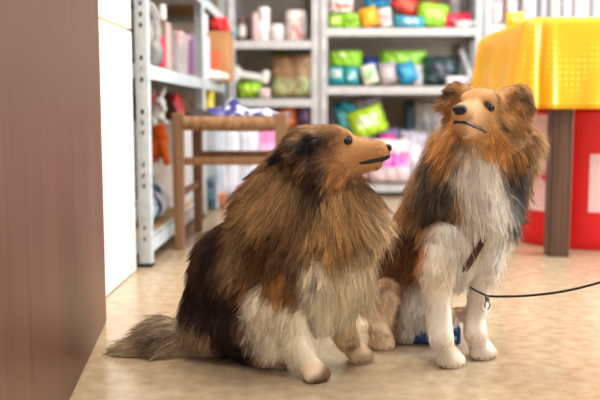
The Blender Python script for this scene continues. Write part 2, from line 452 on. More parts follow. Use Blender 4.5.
# ------------------------------------------------------------------ dog turned to the right (mahogany sable)
def build_dog_right():
    root_loc = G(255, 368)
    H, f, l, u = head_frame(W(321, 147, 1.485), (0.985, -0.10, 0.075), 0.05)
    P = head_prims(H, f, l, u, 1.0, 'back')
    w = W
    add = P.append
    back = Vector((-.75, .45, -.55)); dn = Vector((0, 0, -1))
    # neck and ruff
    add(C(w(306, 170, 1.495), w(300, 214, 1.51), .052, .082, .055, (-.35, -.05, -.9), .42))
    add(C(w(292, 164, 1.51), w(270, 208, 1.54), .036, .060, .050, (-.65, .05, -.75), .30))
    add(C(w(342, 182, 1.495), w(346, 216, 1.50), .034, .058, .060, (.45, -.15, -.85), .44))
    add(C(w(340, 232, 1.50), w(338, 262, 1.505), .058, .040, .062, (.18, -.2, -1), .34))
    # trunk
    add(C(w(286, 232, 1.54), w(242, 270, 1.60), .084, .090, .045, (-.5, .1, -.85), .28))
    add(C(w(242, 270, 1.60), w(224, 318, 1.64), .090, .082, .045, (-.5, .1, -.85), .26))
    add(C(w(224, 318, 1.60), w(228, 338, 1.62), .074, .055, .040, (-.3, -.1, -.95), .28))
    # thigh and hidden hind foot
    add(C(w(238, 318, 1.56), w(262, 340, 1.545), .056, .038, .036, (-.1, -.1, -1), .25))
    add(C(w(250, 352, 1.54), w(280, 361, 1.515), .020, .015, .014, (-.4, 0, -1), .3))
    # near fore leg
    add(C(w(296, 262, 1.47), w(284, 300, 1.475), .050, .036, .036, (-.35, -.1, -1), .26))
    add(C(w(284, 300, 1.475), w(299, 348, 1.462), .034, .021, .030, (-.32, .05, -1), .22))
    add(C(w(268, 300, 1.49), w(278, 342, 1.485), .036, .020, .045, (-.38, .05, -1), .30))
    pn = G(313, 379)
    wr = w(302, 354, 1.458)
    add(C(w(299, 346, 1.462), wr, .0205, .0175, .018, (-.2, 0, -1), .22))
    fw1 = Vector((.62, -.78, 0)); sd1 = Vector((.78, .62, 0))
    P += paw(wr, pn, fw1, sd1)
    # far fore leg
    add(C(w(334, 268, 1.52), w(338, 302, 1.535), .046, .030, .050, (.05, -.1, -1), .22))
    pf = G(357, 360.5)
    wr2 = w(347, 338, 1.54)
    add(C(w(338, 302, 1.535), wr2, .027, .0175, .022, (-.2, 0, -1), .22))
    P += paw(wr2, pf, fw1, sd1)
    # belly tuft between the legs
    add(C(w(318, 280, 1.49), w(322, 308, 1.50), .034, .018, .060, (.02, -.05, -1), .14))
    add(C(w(352, 258, 1.505), w(362, 292, 1.515), .034, .015, .055, (.18, -.1, -1), .26))
    # tail along the floor
    add(C(w(208, 342, 1.62), w(168, 341, 1.615), .044, .040, .055, (-1, -.05, -.10), .42))
    add(C(w(168, 341, 1.615), w(132, 351, 1.60), .040, .018, .050, (-1, -.1, -.05), .34))

    me, V, F = sdf_mesh('sheltie_sitting', P, .0036, .0055)
    tan, gold, dark, black = (160, 108, 58), (206, 154, 104), (66, 42, 34), (36, 26, 24)
    cream, brown = (252, 238, 214), (112, 74, 46)
    hb = lambda x, y, z: H(x, y, z)
    blobs = [
        # trunk and rump
        (w(300, 180, 1.46), w(318, 215, 1.46), .020, .030, (96, 66, 46), .4, .7),
        (w(225, 250, 1.55), w(196, 330, 1.58), .048, .028, (52, 34, 30), .35),
        (w(215, 300, 1.55), w(225, 350, 1.55), .060, .020, (46, 29, 27), .35),
        (w(243, 222, 1.52), w(236, 262, 1.52), .014, .018, (176, 140, 98), .3),
        (w(256, 262, 1.52), w(246, 318, 1.52), .016, .018, (156, 116, 76), .3),
        (w(262, 300, 1.5), w(262, 330, 1.5), .006, .016, (84, 54, 36), .3),
        (w(203, 332, 1.52), w(212, 346, 1.52), .012, .018, (128, 72, 38), .3),
        # ruff
        (w(285, 170, 1.5), w(262, 210, 1.52), .038, .030, (188, 150, 104), .4),
        (w(330, 205, 1.47), w(318, 235, 1.46), .044, .030, (190, 150, 100), .4),
        (w(296, 222, 1.45), w(306, 206, 1.46), .012, .022, (96, 64, 44), .4),
        (w(272, 236, 1.46), w(300, 262, 1.46), .018, .024, (98, 66, 46), .4, .85),
        (w(300, 250, 1.45), w(290, 262, 1.45), .016, .020, (92, 62, 44), .4),
        (w(372, 212, 1.48), w(378, 250, 1.48), .028, .024, (232, 204, 164), .4),
        (w(282, 276, 1.45), w(284, 290, 1.45), .022, .014, (186, 134, 74), .4),
        (w(322, 266, 1.46), w(326, 330, 1.47), .032, .016, (250, 236, 212), .4),
        (w(350, 262, 1.47), w(360, 320, 1.50), .042, .018, (244, 226, 196), .4),
        (w(318, 258, 1.45), w(320, 276, 1.45), .003, .009, (70, 52, 40), .4),
        # legs
        (w(272, 318, 1.47), w(294, 350, 1.46), .060, .012, cream, .5),
        (w(268, 300, 1.47), w(296, 298, 1.46), .006, .014, (208, 170, 122), .5),
        (w(262, 356, 1.5), w(285, 360, 1.5), .012, .012, (200, 172, 134), .5),
        (pn, pn + Vector((0, 0, .01)), .024, .012, (226, 194, 158), 1),
        (wr2, pf, .030, .01, (226, 196, 160), 1),
        (w(345, 330, 1.54), wr2, .03, .012, (218, 188, 152), 1),
        # tail
        (w(190, 340, 1.58), w(120, 352, 1.58), .060, .014, (170, 150, 124), .4),
        (w(196, 330, 1.58), w(160, 338, 1.58), .006, .016, (104, 86, 72), .4),
        # head
        (hb(-.02, 0, 0), hb(.03, 0, 0), .060, .012, (160, 116, 74), 1),
        (hb(-.04, -.02, .04), hb(.02, -.01, .045), .012, .014, (150, 116, 80), 1),
        (hb(-.004, -.036, .012), hb(-.004, -.045, -.055), .017, .014, (50, 34, 28), 1),
        (hb(.018, -.03, .025), hb(.008, -.034, -.02), .010, .012, (74, 50, 38), 1),
        (hb(-.02, -.042, .010), hb(-.072, -.058, -.010), .020, .010, (30, 21, 20), 1),
        (hb(-.02, -.045, -.03), hb(-.025, -.045, -.06), .016, .018, (60, 42, 34), 1),
        (hb(-.046, -.066, -.006), hb(-.040, -.066, -.024), .003, .005, (196, 154, 112), 1, .95),
        (hb(.045, 0, -.018), hb(.11, 0, -.018), .032, .010, gold, 1),
        (hb(.03, -.02, -.025), hb(.02, -.03, -.035), .012, .012, (214, 158, 100), 1),
        (hb(.06, 0, .012), hb(.11, 0, .0), .004, .007, (104, 60, 34), 1),
        (hb(.10, 0, -.022), hb(.113, 0, -.022), .007, .008, (150, 98, 60), 1),
        (hb(.07, 0, -.045), hb(.09, 0, -.043), .006, .007, (120, 84, 60), 1),
        (hb(.0, 0, -.060), hb(.022, 0, -.05), .016, .02, (200, 148, 92), 1),
        (hb(.053, -.0265, .0095), hb(.053, -.027, .0095), .0085, .0025, (70, 44, 30), 1),
    ]
    colfn = lambda X: paint(X, (122, 86, 56), blobs, 3)
    color_mesh(me, V, colfn)
    body = link('dog', me, SKIN)
    tag(body, 'mahogany sable long-haired dog sitting at left, head in profile looking right', 'dog', 'two dogs sitting on the floor')
    face_parts(body, H, f, l, u, 1.0, P, .0040, 1.0, .007, .0, .060, .0095)
    claws(body, pn + Vector((0, 0, .011)) + fw1*.014, fw1, sd1)
    claws(body, pf + Vector((0, 0, .011)) + fw1*.014, fw1, sd1)
    holes = [(H(.053, .027*s, .0095), .0085) for s in (1, -1)] + [(H(.122, 0, -.0115), .0115)]
    def td(X):
        z = X[:, 2]
        return np.clip((np.linalg.norm(X - np.array(H(.05, 0, -.02)), axis=1)-.07)/.05, 0, 1)*np.clip((z-.16)/.1, 0, 1)*np.clip(.6+vnoise(X, 40, 9)*.5, 0, 1)*.95
    fr = grow_fur(body, V, F, P, FURN, colfn, 11, holes=holes, tipdark=td, densfn=lambda X: np.clip((np.linalg.norm(X - np.array(H(.06, 0, -.02)), axis=1) < .075)*1.0 + (X[:, 2] < .07)*.6, 0, 1.6))
    return body, [H]

# ------------------------------------------------------------------ dog facing the camera (golden sable with white chest)
def build_dog_front():
    H, f, l, u = head_frame(W(484.5, 113, 1.535), (-.48, -.85, .125), -0.04)
    s = 1.09
    P = head_prims(H, f, l, u, s, 'up')
    w = W; add = P.append
    add(C(w(482, 134, 1.575), w(470, 190, 1.60), .056, .070, .050, (-.1, -.2, -1), .42))
    add(C(w(456, 144, 1.58), w(442, 190, 1.60), .038, .054, .048, (-.45, -.1, -.85), .36))
    add(C(w(512, 146, 1.585), w(498, 188, 1.60), .042, .046, .046, (.4, -.1, -.9), .38))
    add(C(w(478, 160, 1.555), w(486, 205, 1.565), .038, .052, .050, (.03, -.3, -1), .34))
    add(C(w(488, 220, 1.57), w(482, 248, 1.59), .048, .034, .045, (.05, -.1, -1), .3))
    # trunk
    add(C(w(448, 210, 1.64), w(420, 262, 1.72), .080, .082, .040, (-.5, .2, -.8), .28))
    add(C(w(420, 262, 1.72), w(404, 302, 1.76), .082, .070, .038, (-.4, .1, -.85), .26))
    add(C(w(404, 296, 1.70), w(402, 318, 1.70), .058, .038, .034, (-.2, -.1, -1), .26))
    add(C(w(424, 306, 1.68), w(440, 316, 1.68), .034, .026, .030, (.1, -.1, -1), .26))
    # white tail tip curled round behind the legs
    add(C(w(425, 316, 1.71), w(461, 314, 1.70), .013, .011, .020, (.8, 0, .1), .35))
    # hind leg and foot
    ph = G(382, 347)
    add(C(w(388, 292, 1.66), w(380, 325, 1.65), .030, .019, .022, (-.1, -.1, -1), .25))
    fwh = Vector((-.15, -.98, 0)); sdh = Vector((.98, -.15, 0))
    P += paw(w(380, 332, 1.63), ph, fwh, sdh)
    # fore leg on the left side of the picture
    add(C(w(445, 240, 1.565), w(436, 268, 1.545), .041, .032, .030, (-.1, -.1, -1), .24))
    add(C(w(436, 268, 1.545), w(440, 330, 1.525), .030, .0185, .022, (-.05, .1, -1), .18))
    p1 = G(449, 364.5); fw = Vector((.22, -.97, 0)); sd = Vector((.97, .22, 0))
    wr = w(442, 338, 1.515)
    add(C(w(440, 320, 1.528), wr, .0165, .0162, .014, (0, 0, -1), .2))
    P += paw(wr, p1, fw, sd)
    # fore leg on the right side
    add(C(w(492, 236, 1.60), w(484, 272, 1.60), .038, .024, .024, (.15, 0, -1), .24))
    add(C(w(484, 272, 1.60), w(474, 326, 1.575), .025, .0170, .020, (.05, .1, -1), .22))
    p2 = G(481, 356.5)
    wr2 = w(476, 334, 1.562)
    add(C(w(474, 318, 1.578), wr2, .0158, .0152, .014, (0, 0, -1), .2))
    P += paw(wr2, p2, fw, sd)
    # long chest hair between the legs
    add(C(w(464, 240, 1.57), w(460, 272, 1.57), .034, .014, .045, (0, -.05, -1), .16))

    me, V, F = sdf_mesh('sheltie_young', P, .0036, .0055)
    white = (248, 241, 230); hb = lambda x, y, z: H(x*s, y*s, z*s)
    grey = (104, 88, 72)
    blobs = [
        (w(405, 250, 1.6), w(392, 300, 1.6), .060, .03, (122, 80, 48), .4),
        (w(408, 195, 1.55), w(420, 205, 1.55), .020, .03, (92, 68, 48), .4),
        (w(388, 205, 1.6), w(400, 222, 1.6), .014, .024, (196, 156, 108), .4),
        (w(410, 230, 1.6), w(402, 270, 1.6), .014, .022, (84, 54, 36), .4),
        (w(432, 130, 1.55), w(422, 160, 1.55), .028, .024, (220, 178, 124), .4),
        (w(440, 158, 1.55), w(434, 195, 1.55), .032, .016, (84, 70, 60), .4),
        (w(452, 205, 1.55), w(440, 212, 1.55), .010, .02, (104, 78, 54), .4),
        (w(508, 165, 1.55), w(510, 205, 1.55), .030, .016, (84, 74, 66), .4),
        (w(534, 130, 1.56), w(538, 158, 1.56), .012, .024, (214, 178, 128), .35),
        (w(490, 148, 1.53), w(506, 150, 1.53), .022, .02, (206, 150, 90), .4),
        (w(452, 140, 1.53), w(448, 160, 1.53), .014, .016, (208, 146, 82), .4),
        # white bib
        (w(468, 142, 1.53), w(478, 180, 1.53), .007, .012, white, .3),
        (w(478, 175, 1.53), w(486, 225, 1.53), .036, .014, white, .3),
        (w(462, 170, 1.53), w(470, 190, 1.53), .014, .014, white, .3),
        (w(470, 225, 1.53), w(470, 290, 1.53), .036, .012, (242, 232, 218), .3),
        (w(500, 235, 1.55), w(492, 275, 1.55), .028, .012, (248, 243, 235), .4),
        # legs
        (w(452, 236, 1.52), w(440, 262, 1.52), .034, .012, white, .5),
        (w(440, 270, 1.52), w(446, 360, 1.52), .040, .012, (242, 226, 206), .6),
        (w(482, 270, 1.57), w(478, 350, 1.57), .032, .010, (242, 228, 212), .6),
        (w(424, 248, 1.54), w(420, 262, 1.54), .012, .010, (176, 112, 60), .6),
        (w(481, 300, 1.55), w(484, 308, 1.55), .005, .006, (192, 120, 74), .6),
        (w(428, 300, 1.62), w(425, 330, 1.62), .038, .016, (244, 238, 232), .3),
        (w(388, 300, 1.62), w(383, 345, 1.62), .026, .012, (232, 204, 172), .3),
        (w(430, 331, 1.7), w(466, 318, 1.7), .026, .01, (232, 226, 222), .3),
        # head
        (hb(-.01, 0, 0), hb(.04, 0, -.01), .055, .012, (206, 156, 102), 1),
        (hb(-.03, 0, .04), hb(.02, 0, .044), .016, .014, (140, 116, 88), 1),
        (hb(.03, .038, -.005), hb(.0, .044, -.03), .009, .010, (110, 86, 58), 1),
        (hb(.02, .026, .032), hb(.028, .034, .015), .006, .010, (118, 92, 64), 1),
        (hb(.045, 0, -.015), hb(.11, 0, -.015), .030, .010, (216, 166, 116), 1),
        (hb(.055, 0, .014), hb(.085, 0, .006), .005, .008, (176, 130, 88), 1),
        (hb(.105, .0, -.028), hb(.085, 0, -.042), .008, .006, (232, 220, 206), 1),
        (hb(.03, .03, -.045), hb(.0, .03, -.06), .014, .016, (212, 150, 86), 1),
        (hb(-.004, .062, .05), hb(.01, .078, .04), .012, .012, (158, 128, 94), 1),
        (hb(-.004, -.062, .05), hb(.01, -.078, .04), .012, .012, (178, 138, 96), 1),
        (hb(.008, .066, .026), hb(.008, .076, .018), .010, .008, (70, 52, 42), 1),
        (hb(.008, -.066, .026), hb(.008, -.052, .030), .008, .008, (84, 62, 46), 1),
        (hb(.004, .050, .034), hb(.002, .044, .024), .004, .007, (92, 70, 50), 1),
        (hb(.050, .0270, .004), hb(.050, .0270, .004), .0085, .0025, (84, 54, 34), 1),
        (hb(.050, -.0270, .004), hb(.050, -.0270, .004), .0085, .0025, (84, 54, 34), 1),
    ]
    colfn = lambda X: paint(X, (190, 146, 98), blobs, 8)
    color_mesh(me, V, colfn)
    body = link('dog', me, SKIN)
    tag(body, 'golden sable long-haired dog with white chest sitting at right, looking up, brown harness', 'dog', 'two dogs sitting on the floor')
    face_parts(body, H, f, l, u, s, P, .0022, 1.18, .005, -.0035)
    claws(body, p1 + Vector((0, 0, .011)) + fw*.014, fw, sd)
    claws(body, p2 + Vector((0, 0, .011)) + fw*.014, fw, sd)
    claws(body, ph + Vector((0, 0, .011)) + fwh*.014, fwh, sdh)
    holes = [(H(.050*s, .028*q*s, .0040*s), .0095) for q in (1, -1)] + [(H(.122*s, 0, -.0115*s), .013)]
    def td(X):
        z = X[:, 2]
        return np.clip((np.linalg.norm(X - np.array(H(.05, 0, -.02)), axis=1)-.07)/.05, 0, 1)*np.clip((z-.2)/.1, 0, 1)*.3*np.clip(.6+vnoise(X, 40, 9)*.4, 0, 1)
    fr = grow_fur(body, V, F, P, FURN, colfn, 23, holes=holes, tipdark=td, densfn=lambda X: np.clip((np.linalg.norm(X - np.array(H(.06, 0, -.02)), axis=1) < .075)*1.0 + (X[:, 2] < .07)*.6, 0, 1.6))
    return body

FURN = 190000
dog_right, _ = build_dog_right()
dog_front = build_dog_front()

# harness strap across the young dog's chest
M_LEATHER = mat('brown_leather', (74, 42, 30), 0.45, bump=.2, bscale=200)
M_BLACK = mat('black_cord', (34, 30, 32), 0.45)
M_STEEL = mat('steel', (120, 120, 124), 0.3, 0.9)
def ribbon(bm, pts, wdir, wid, th):
    for sgn in (0,):
        ring = []
        for i, p in enumerate(pts):
            t = (pts[min(i+1, len(pts)-1)] - pts[max(i-1, 0)]).normalized()
            wd = Vector(wdir[i] if isinstance(wdir, list) else wdir); wd = (wd - t*wd.dot(t)).normalized()
            n = t.cross(wd)
            ring.append([bm.verts.new(p + wd*a*wid/2 + n*b*th/2) for a, b in ((-1, -1), (1, -1), (1, 1), (-1, 1))])
        for a, b in zip(ring, ring[1:]):
            for k in range(4): bm.faces.new((a[k], a[(k+1) % 4], b[(k+1) % 4], b[k]))
        bm.faces.new(ring[0][::-1]); bm.faces.new(ring[-1])
bm = bmesh.new()
hp = smooth_path([W(462, 274, 1.56), W(468, 265, 1.530), W(475, 254, 1.517), W(482, 242, 1.518), W(486, 232, 1.525), W(489, 222, 1.56)])
ribbon(bm, hp, (.75, -.35, .35), .012, .003)
harness = from_bm('harness', bm, M_LEATHER, dog_front)
harness['label'] = 'brown leather harness strap'

# leash
le = empty('leash', W(487, 296, 1.50))
bm = bmesh.new()
L0 = W(487, 295.5, 1.50)
pts = smooth_path([L0, W(500, 296, 1.49), W(530, 295, 1.47), W(565, 290.5, 1.44), W(603, 281, 1.41), W(690, 255, 1.36)])
tube(bm, [p - L0 for p in pts], .0022, 8)
from_bm('cord', bm, M_BLACK, le, True)
bm = bmesh.new()
tube(bm, [(0, 0, .001), (.001, 0, -.009)], .0042, 8)
ring = [Vector((.001+.0045*math.sin(a), 0, -.017-.0075*math.cos(a))) for a in [2*PI*k/16*.86 for k in range(17)]]
tube(bm, ring, .0013, 6)
from_bm('clip', bm, M_STEEL, le, True)['label'] = 'metal snap hook'
bm = bmesh.new()
tube(bm, smooth_path([(-.022, .045, .006), (-.012, .02, .003), (.001, 0, .0)], 8), .002, 6)
from_bm('lead_end', bm, M_BLACK, le, True)
tag(le, 'thin black leash with a metal clip running to the right from the young dog', 'leash')

# ------------------------------------------------------------------ room
M_FLOOR = mat('linoleum', (190, 170, 142), 0.2, rgb2=(164, 140, 110), scale=34, bump=.03, bscale=60, thresh=(.3, .75), spec=.6)
M_WALL = mat('painted_wall', (176, 164, 150), .8, bump=.1, bscale=120)
M_WHITE = mat('white_paint', (240, 238, 234), .5)
XL, XR, YB, ZC = -1.02, 2.5, 5.12, 2.7
def slab(name, *a, m=M_WALL):
    bm = bmesh.new(); box(bm, *a)
    return tag(from_bm(name, bm, m), kind='structure')
slab('floor', XL-.1, XR+.1, -2.6, YB+.1, -.05, 0, m=M_FLOOR)
slab('wall_back', XL-.1, XR+.1, YB, YB+.1, 0, ZC)
slab('wall_left', XL-.1, XL, -2.6, YB, 0, ZC)
slab('ceiling', XL-.1, XR+.1, -2.6, YB+.1, ZC, ZC+.1, m=M_WHITE)
# right wall with a window opening
WY0, WY1, WZ0, WZ1 = 1.6, 3.6, .25, 2.2
bm = bmesh.new()
box(bm, XR, XR+.1, -2.6, WY0, 0, ZC); box(bm, XR, XR+.1, WY1, YB, 0, ZC)
box(bm, XR, XR+.1, WY0, WY1, 0, WZ0); box(bm, XR, XR+.1, WY0, WY1, WZ1, ZC)
tag(from_bm('wall_right', bm, M_WALL), kind='structure')
bm = bmesh.new()
for a in ((WY0, WY0+.06, WZ0, WZ1), (WY1-.06, WY1, WZ0, WZ1), (WY0, WY1, WZ0, WZ0+.06), (WY0, WY1, WZ1-.06, WZ1), ((WY0+WY1)/2-.03, (WY0+WY1)/2+.03, WZ0, WZ1)):
    box(bm, XR+.02, XR+.08, *a, bev=.004)
tag(from_bm('window_1', bm, M_WHITE), kind='structure')

def area(name, loc, rot, sx, sy, e, col):
    d = bpy.data.lights.new(name, 'AREA'); d.shape = 'RECTANGLE'; d.size = sx; d.size_y = sy; d.energy = e; d.color = col
    o = bpy.data.objects.new(name, d); COL.objects.link(o); o.location = loc; o.rotation_euler = rot
    return o
area('daylight', (XR+.12, (WY0+WY1)/2, (WZ0+WZ1)/2), (0, PI/2, 0), WZ1-WZ0, WY1-WY0, 150, (.84, .92, 1.0))
M_LAMP = bpy.data.materials.new('lamp_diffuser'); M_LAMP.use_nodes = True
_b = M_LAMP.node_tree.nodes['Principled BSDF']; _b.inputs['Emission Color'].default_value = (1, .93, .82, 1); _b.inputs['Emission Strength'].default_value = 9
for k, (x, y) in enumerate(((-.1, .75), (-.1, 2.3), (.2, 3.7))):
    t = empty('ceiling_light', (x, y, ZC-.001))
    bm = bmesh.new(); box(bm, -.62, .62, -.10, .10, -.05, 0, bev=.004); from_bm('housing', bm, M_WHITE, t)
    bm = bmesh.new(); box(bm, -.6, .6, -.085, .085, -.06, -.051, bev=.003); from_bm('diffuser', bm, M_LAMP, t)
    tag(t, ['long white ceiling lamp nearest the front of the room', 'long white ceiling lamp above the stool', 'long white ceiling lamp in front of the back shelves'][k], 'lamp', 'ceiling lamps')
    area('lamp_light', (x, y, ZC-.09), (0, 0, 0), 1.2, .17, (17, 18, 15)[k], (1, .92, .80))
wd = bpy.data.worlds.new('world'); sc.world = wd; wd.use_nodes = True
wd.node_tree.nodes['Background'].inputs['Color'].default_value = (1.0, .97, .93, 1)
wd.node_tree.nodes['Background'].inputs['Strength'].default_value = .98

# ------------------------------------------------------------------ wooden cupboard and white cupboard on the left
def wood_mat(name, c1, c2, c3, rough=.45):
    m = bpy.data.materials.new(name); m.use_nodes = True; nt = m.node_tree; b = nt.nodes['Principled BSDF']
    tc = nt.nodes.new('ShaderNodeTexCoord'); mp = nt.nodes.new('ShaderNodeMapping'); mp.inputs['Scale'].default_value = (70, 70, 1.1)
    n = nt.nodes.new('ShaderNodeTexNoise'); n.inputs['Scale'].default_value = 1.6; n.inputs['Detail'].default_value = 6; n.inputs['Roughness'].default_value = .65
    r = nt.nodes.new('ShaderNodeValToRGB')
    r.color_ramp.elements[0].position = .33; r.color_ramp.elements[0].color = (*lin(c1), 1)
    r.color_ramp.elements[1].position = .68; r.color_ramp.elements[1].color = (*lin(c3), 1)
    e = r.color_ramp.elements.new(.5); e.color = (*lin(c2), 1)
    nt.links.new(tc.outputs['Object'], mp.inputs['Vector']); nt.links.new(mp.outputs['Vector'], n.inputs['Vector'])
    nt.links.new(n.outputs['Fac'], r.inputs['Fac']); nt.links.new(r.outputs['Color'], b.inputs['Base Color'])
    b.inputs['Roughness'].default_value = rough
    bp = nt.nodes.new('ShaderNodeBump'); bp.inputs['Strength'].default_value = .12; bp.inputs['Distance'].default_value = .002
    nt.links.new(n.outputs['Fac'], bp.inputs['Height']); nt.links.new(bp.outputs['Normal'], b.inputs['Normal'])
    return m
M_VENEER = wood_mat('striped_veneer', (70, 41, 30), (92, 57, 42), (118, 76, 57), .38)
M_EDGE = mat('orange_edge_glow', (206, 128, 84), .5)
A = G(106.5, 322); B = G(68, 404)
ang = math.atan2(-(B.x-A.x), -(B.y-A.y)) # direction from far corner toward the viewer
cup = empty('wooden_cupboard', A, math.atan2(A.y-B.y, A.x-B.x)-PI/2)
bm = bmesh.new(); box(bm, -.020, 0, -1.16, -.004, .002, 2.1, bev=.0015); from_bm('side_panel', bm, M_VENEER, cup)
bm = bmesh.new(); box(bm, -.38, -.021, -1.14, -.03, .06, 2.08, bev=.002); from_bm('body', bm, M_VENEER, cup)
bm = bmesh.new(); box(bm, -.40, 0.0002, -.0038, .0, .002, 2.1, bev=.0008); from_bm('edge_glow', bm, M_EDGE, cup)['label'] = 'narrow orange strip painted as warm light along the edge'  # warm glow along the panel's far edge, put in as an orange strip
tag(cup, 'tall brown wood-veneer cupboard at the left edge, seen from its side', 'cupboard')

M_CAB = mat('white_lacquer', (238, 232, 226), .4)
M_SEAM = mat('tan_edge', (206, 170, 128), .6)
wc = empty('white_cupboard', (-.548, 1.98, 0))
bm = bmesh.new(); box(bm, -.42, -.018, .0, .46, .0, 2.1, bev=.002); from_bm('body', bm, M_CAB, wc)
bm = bmesh.new(); box(bm, -.0175, -.001, .0, .395, .003, .703, bev=.002); from_bm('door', bm, M_CAB, wc)
bm = bmesh.new(); box(bm, -.0175, -.001, .0, .46, .711, 2.08, bev=.002); from_bm('upper_door', bm, M_CAB, wc)
bm = bmesh.new(); box(bm, -.0175, -.001, .402, .46, .003, .703, bev=.001); from_bm('frame_post', bm, M_CAB, wc)
bm = bmesh.new(); box(bm, -.0178, -.0006, .0, .4015, .7034, .7106); box(bm, -.0178, -.0006, .3953, .4017, .003, .7034); from_bm('edge_trim', bm, M_SEAM, wc)
tag(wc, 'white cupboard with thin tan door edges between wooden cupboard and metal shelves', 'cupboard')

# ------------------------------------------------------------------ metal racks
M_GALV = mat('galvanised_steel', (196, 208, 212), .38, .1, rgb2=(212, 222, 226), scale=25)
M_GALVW = mat('pale_grey_steel', (188, 188, 188), .4, .1, rgb2=(200, 200, 202), scale=25)
M_BOARD = mat('shelf_board', (178, 150, 108), .7, rgb2=(160, 130, 88), scale=30)
M_FOOT = mat('black_foot', (24, 24, 26), .6)
def flange(bm, ax, x, y, sx, z0, z1, w=.036, th=.0025):
    """slotted flange starting at corner (x, y) running along axis ax in direction sx"""
    def bb(a0, a1, b0, b1):
        a0, a1 = sorted((a0*sx, a1*sx))
        if ax == 'x': box(bm, x+a0, x+a1, y-th/2, y+th/2, b0, b1)
        else: box(bm, x-th/2, x+th/2, y+a0, y+a1, b0, b1)
    bb(0, .013, z0, z1); bb(.023, w, z0, z1)
    z = z0; k = 0
    while z < z1:
        zz = min(z + (.082 if k % 3 == 0 else .018), z1)
        bb(.013, .023, z, zz); z = zz + .014; k += 1
def rack(x0, x1, y0, y1, Ht, zs, m, label, lip=.046):
    r = empty('shelf_rack', (x0, y0, 0))
    Wd, Dp = x1-x0, y1-y0
    for cx, sx in ((0, 1), (Wd, -1)):
        for cy, sy in ((0, 1), (Dp, -1)):
            bm = bmesh.new(); flange(bm, 'x', cx, cy, sx, .0, Ht); flange(bm, 'y', cx, cy, sy, .0, Ht)
            p = from_bm('post', bm, m, r)
            bm = bmesh.new()
            x_, y_ = sorted((cx-.003*sx, cx+.04*sx)), sorted((cy-.003*sy, cy+.04*sy))
            box(bm, x_[0], x_[1], y_[0], y_[1], 0, .012, bev=.002); from_bm('foot', bm, M_FOOT, p)
    for z in zs:
        bm = bmesh.new(); t = .004
        a, b, c, d = t, Wd-t, t, Dp-t
        box(bm, a, b, c, c+.002, z-lip, z, bev=0); box(bm, a, b, d-.002, d, z-lip, z)
        box(bm, a, a+.002, c, d, z-lip, z); box(bm, b-.002, b, c, d, z-lip, z)
        box(bm, a, b, c, c+.02, z-.002, z); box(bm, a, b, c, c+.014, z-lip, z-lip+.002)
        box(bm, a, b, d-.02, d, z-.002, z); box(bm, a, a+.02, c, d, z-.002, z); box(bm, b-.02, b, c, d, z-.002, z)
        s = from_bm('shelf', bm, m, r)
        bm = bmesh.new(); box(bm, a+.003, b-.003, c+.003, d-.003, z-.012, z-.001); from_bm('board', bm, M_BOARD, s)
    tag(r, label, 'shelf rack', 'metal shelf racks')
    return r
YF = 4.6
zt = lambda py: W(400, py, YF).z
XA, XM0, XM1 = W(229, 100, YF).x, W(319.5, 100, YF).x, W(482, 100, YF).x
ZL = [.07, zt(98.5), zt(40), zt(40)+.36, zt(40)+.72]
ZM = [.07, zt(86), zt(27.5), zt(27.5)+.36, zt(27.5)+.72]
ZR = [.07, zt(86), zt(24), zt(27.5)+.36, zt(27.5)+.72]
rack(XA, XM0-.006, YF, YF+.46, 1.95, ZL, M_GALVW, 'back shelf rack left of the double post, with white rolls and a green bag')
rack(XM0+.006, XM1-.006, YF, YF+.46, 1.95, ZM, M_GALVW, 'middle back shelf rack filled with bright coloured packets above the dogs')
rack(XM1+.006, XM1+.92, YF, YF+.46, 1.95, ZR, M_GALVW, 'right back shelf rack holding white bottles behind the yellow table')
XS = W(150, 200, 2.5).x
rack(XS-.42, XS, 2.5, 3.70, 1.95, [.085, .618, .985, 1.4, 1.8], M_GALV, 'grey slotted metal rack beside the white cupboard, its corner post nearest the camera')
rack(XS-.42, XS, 3.712, 4.55, 1.95, [.618, .985, 1.4, 1.8], M_GALV, 'grey metal rack behind the stool holding a cardboard box')

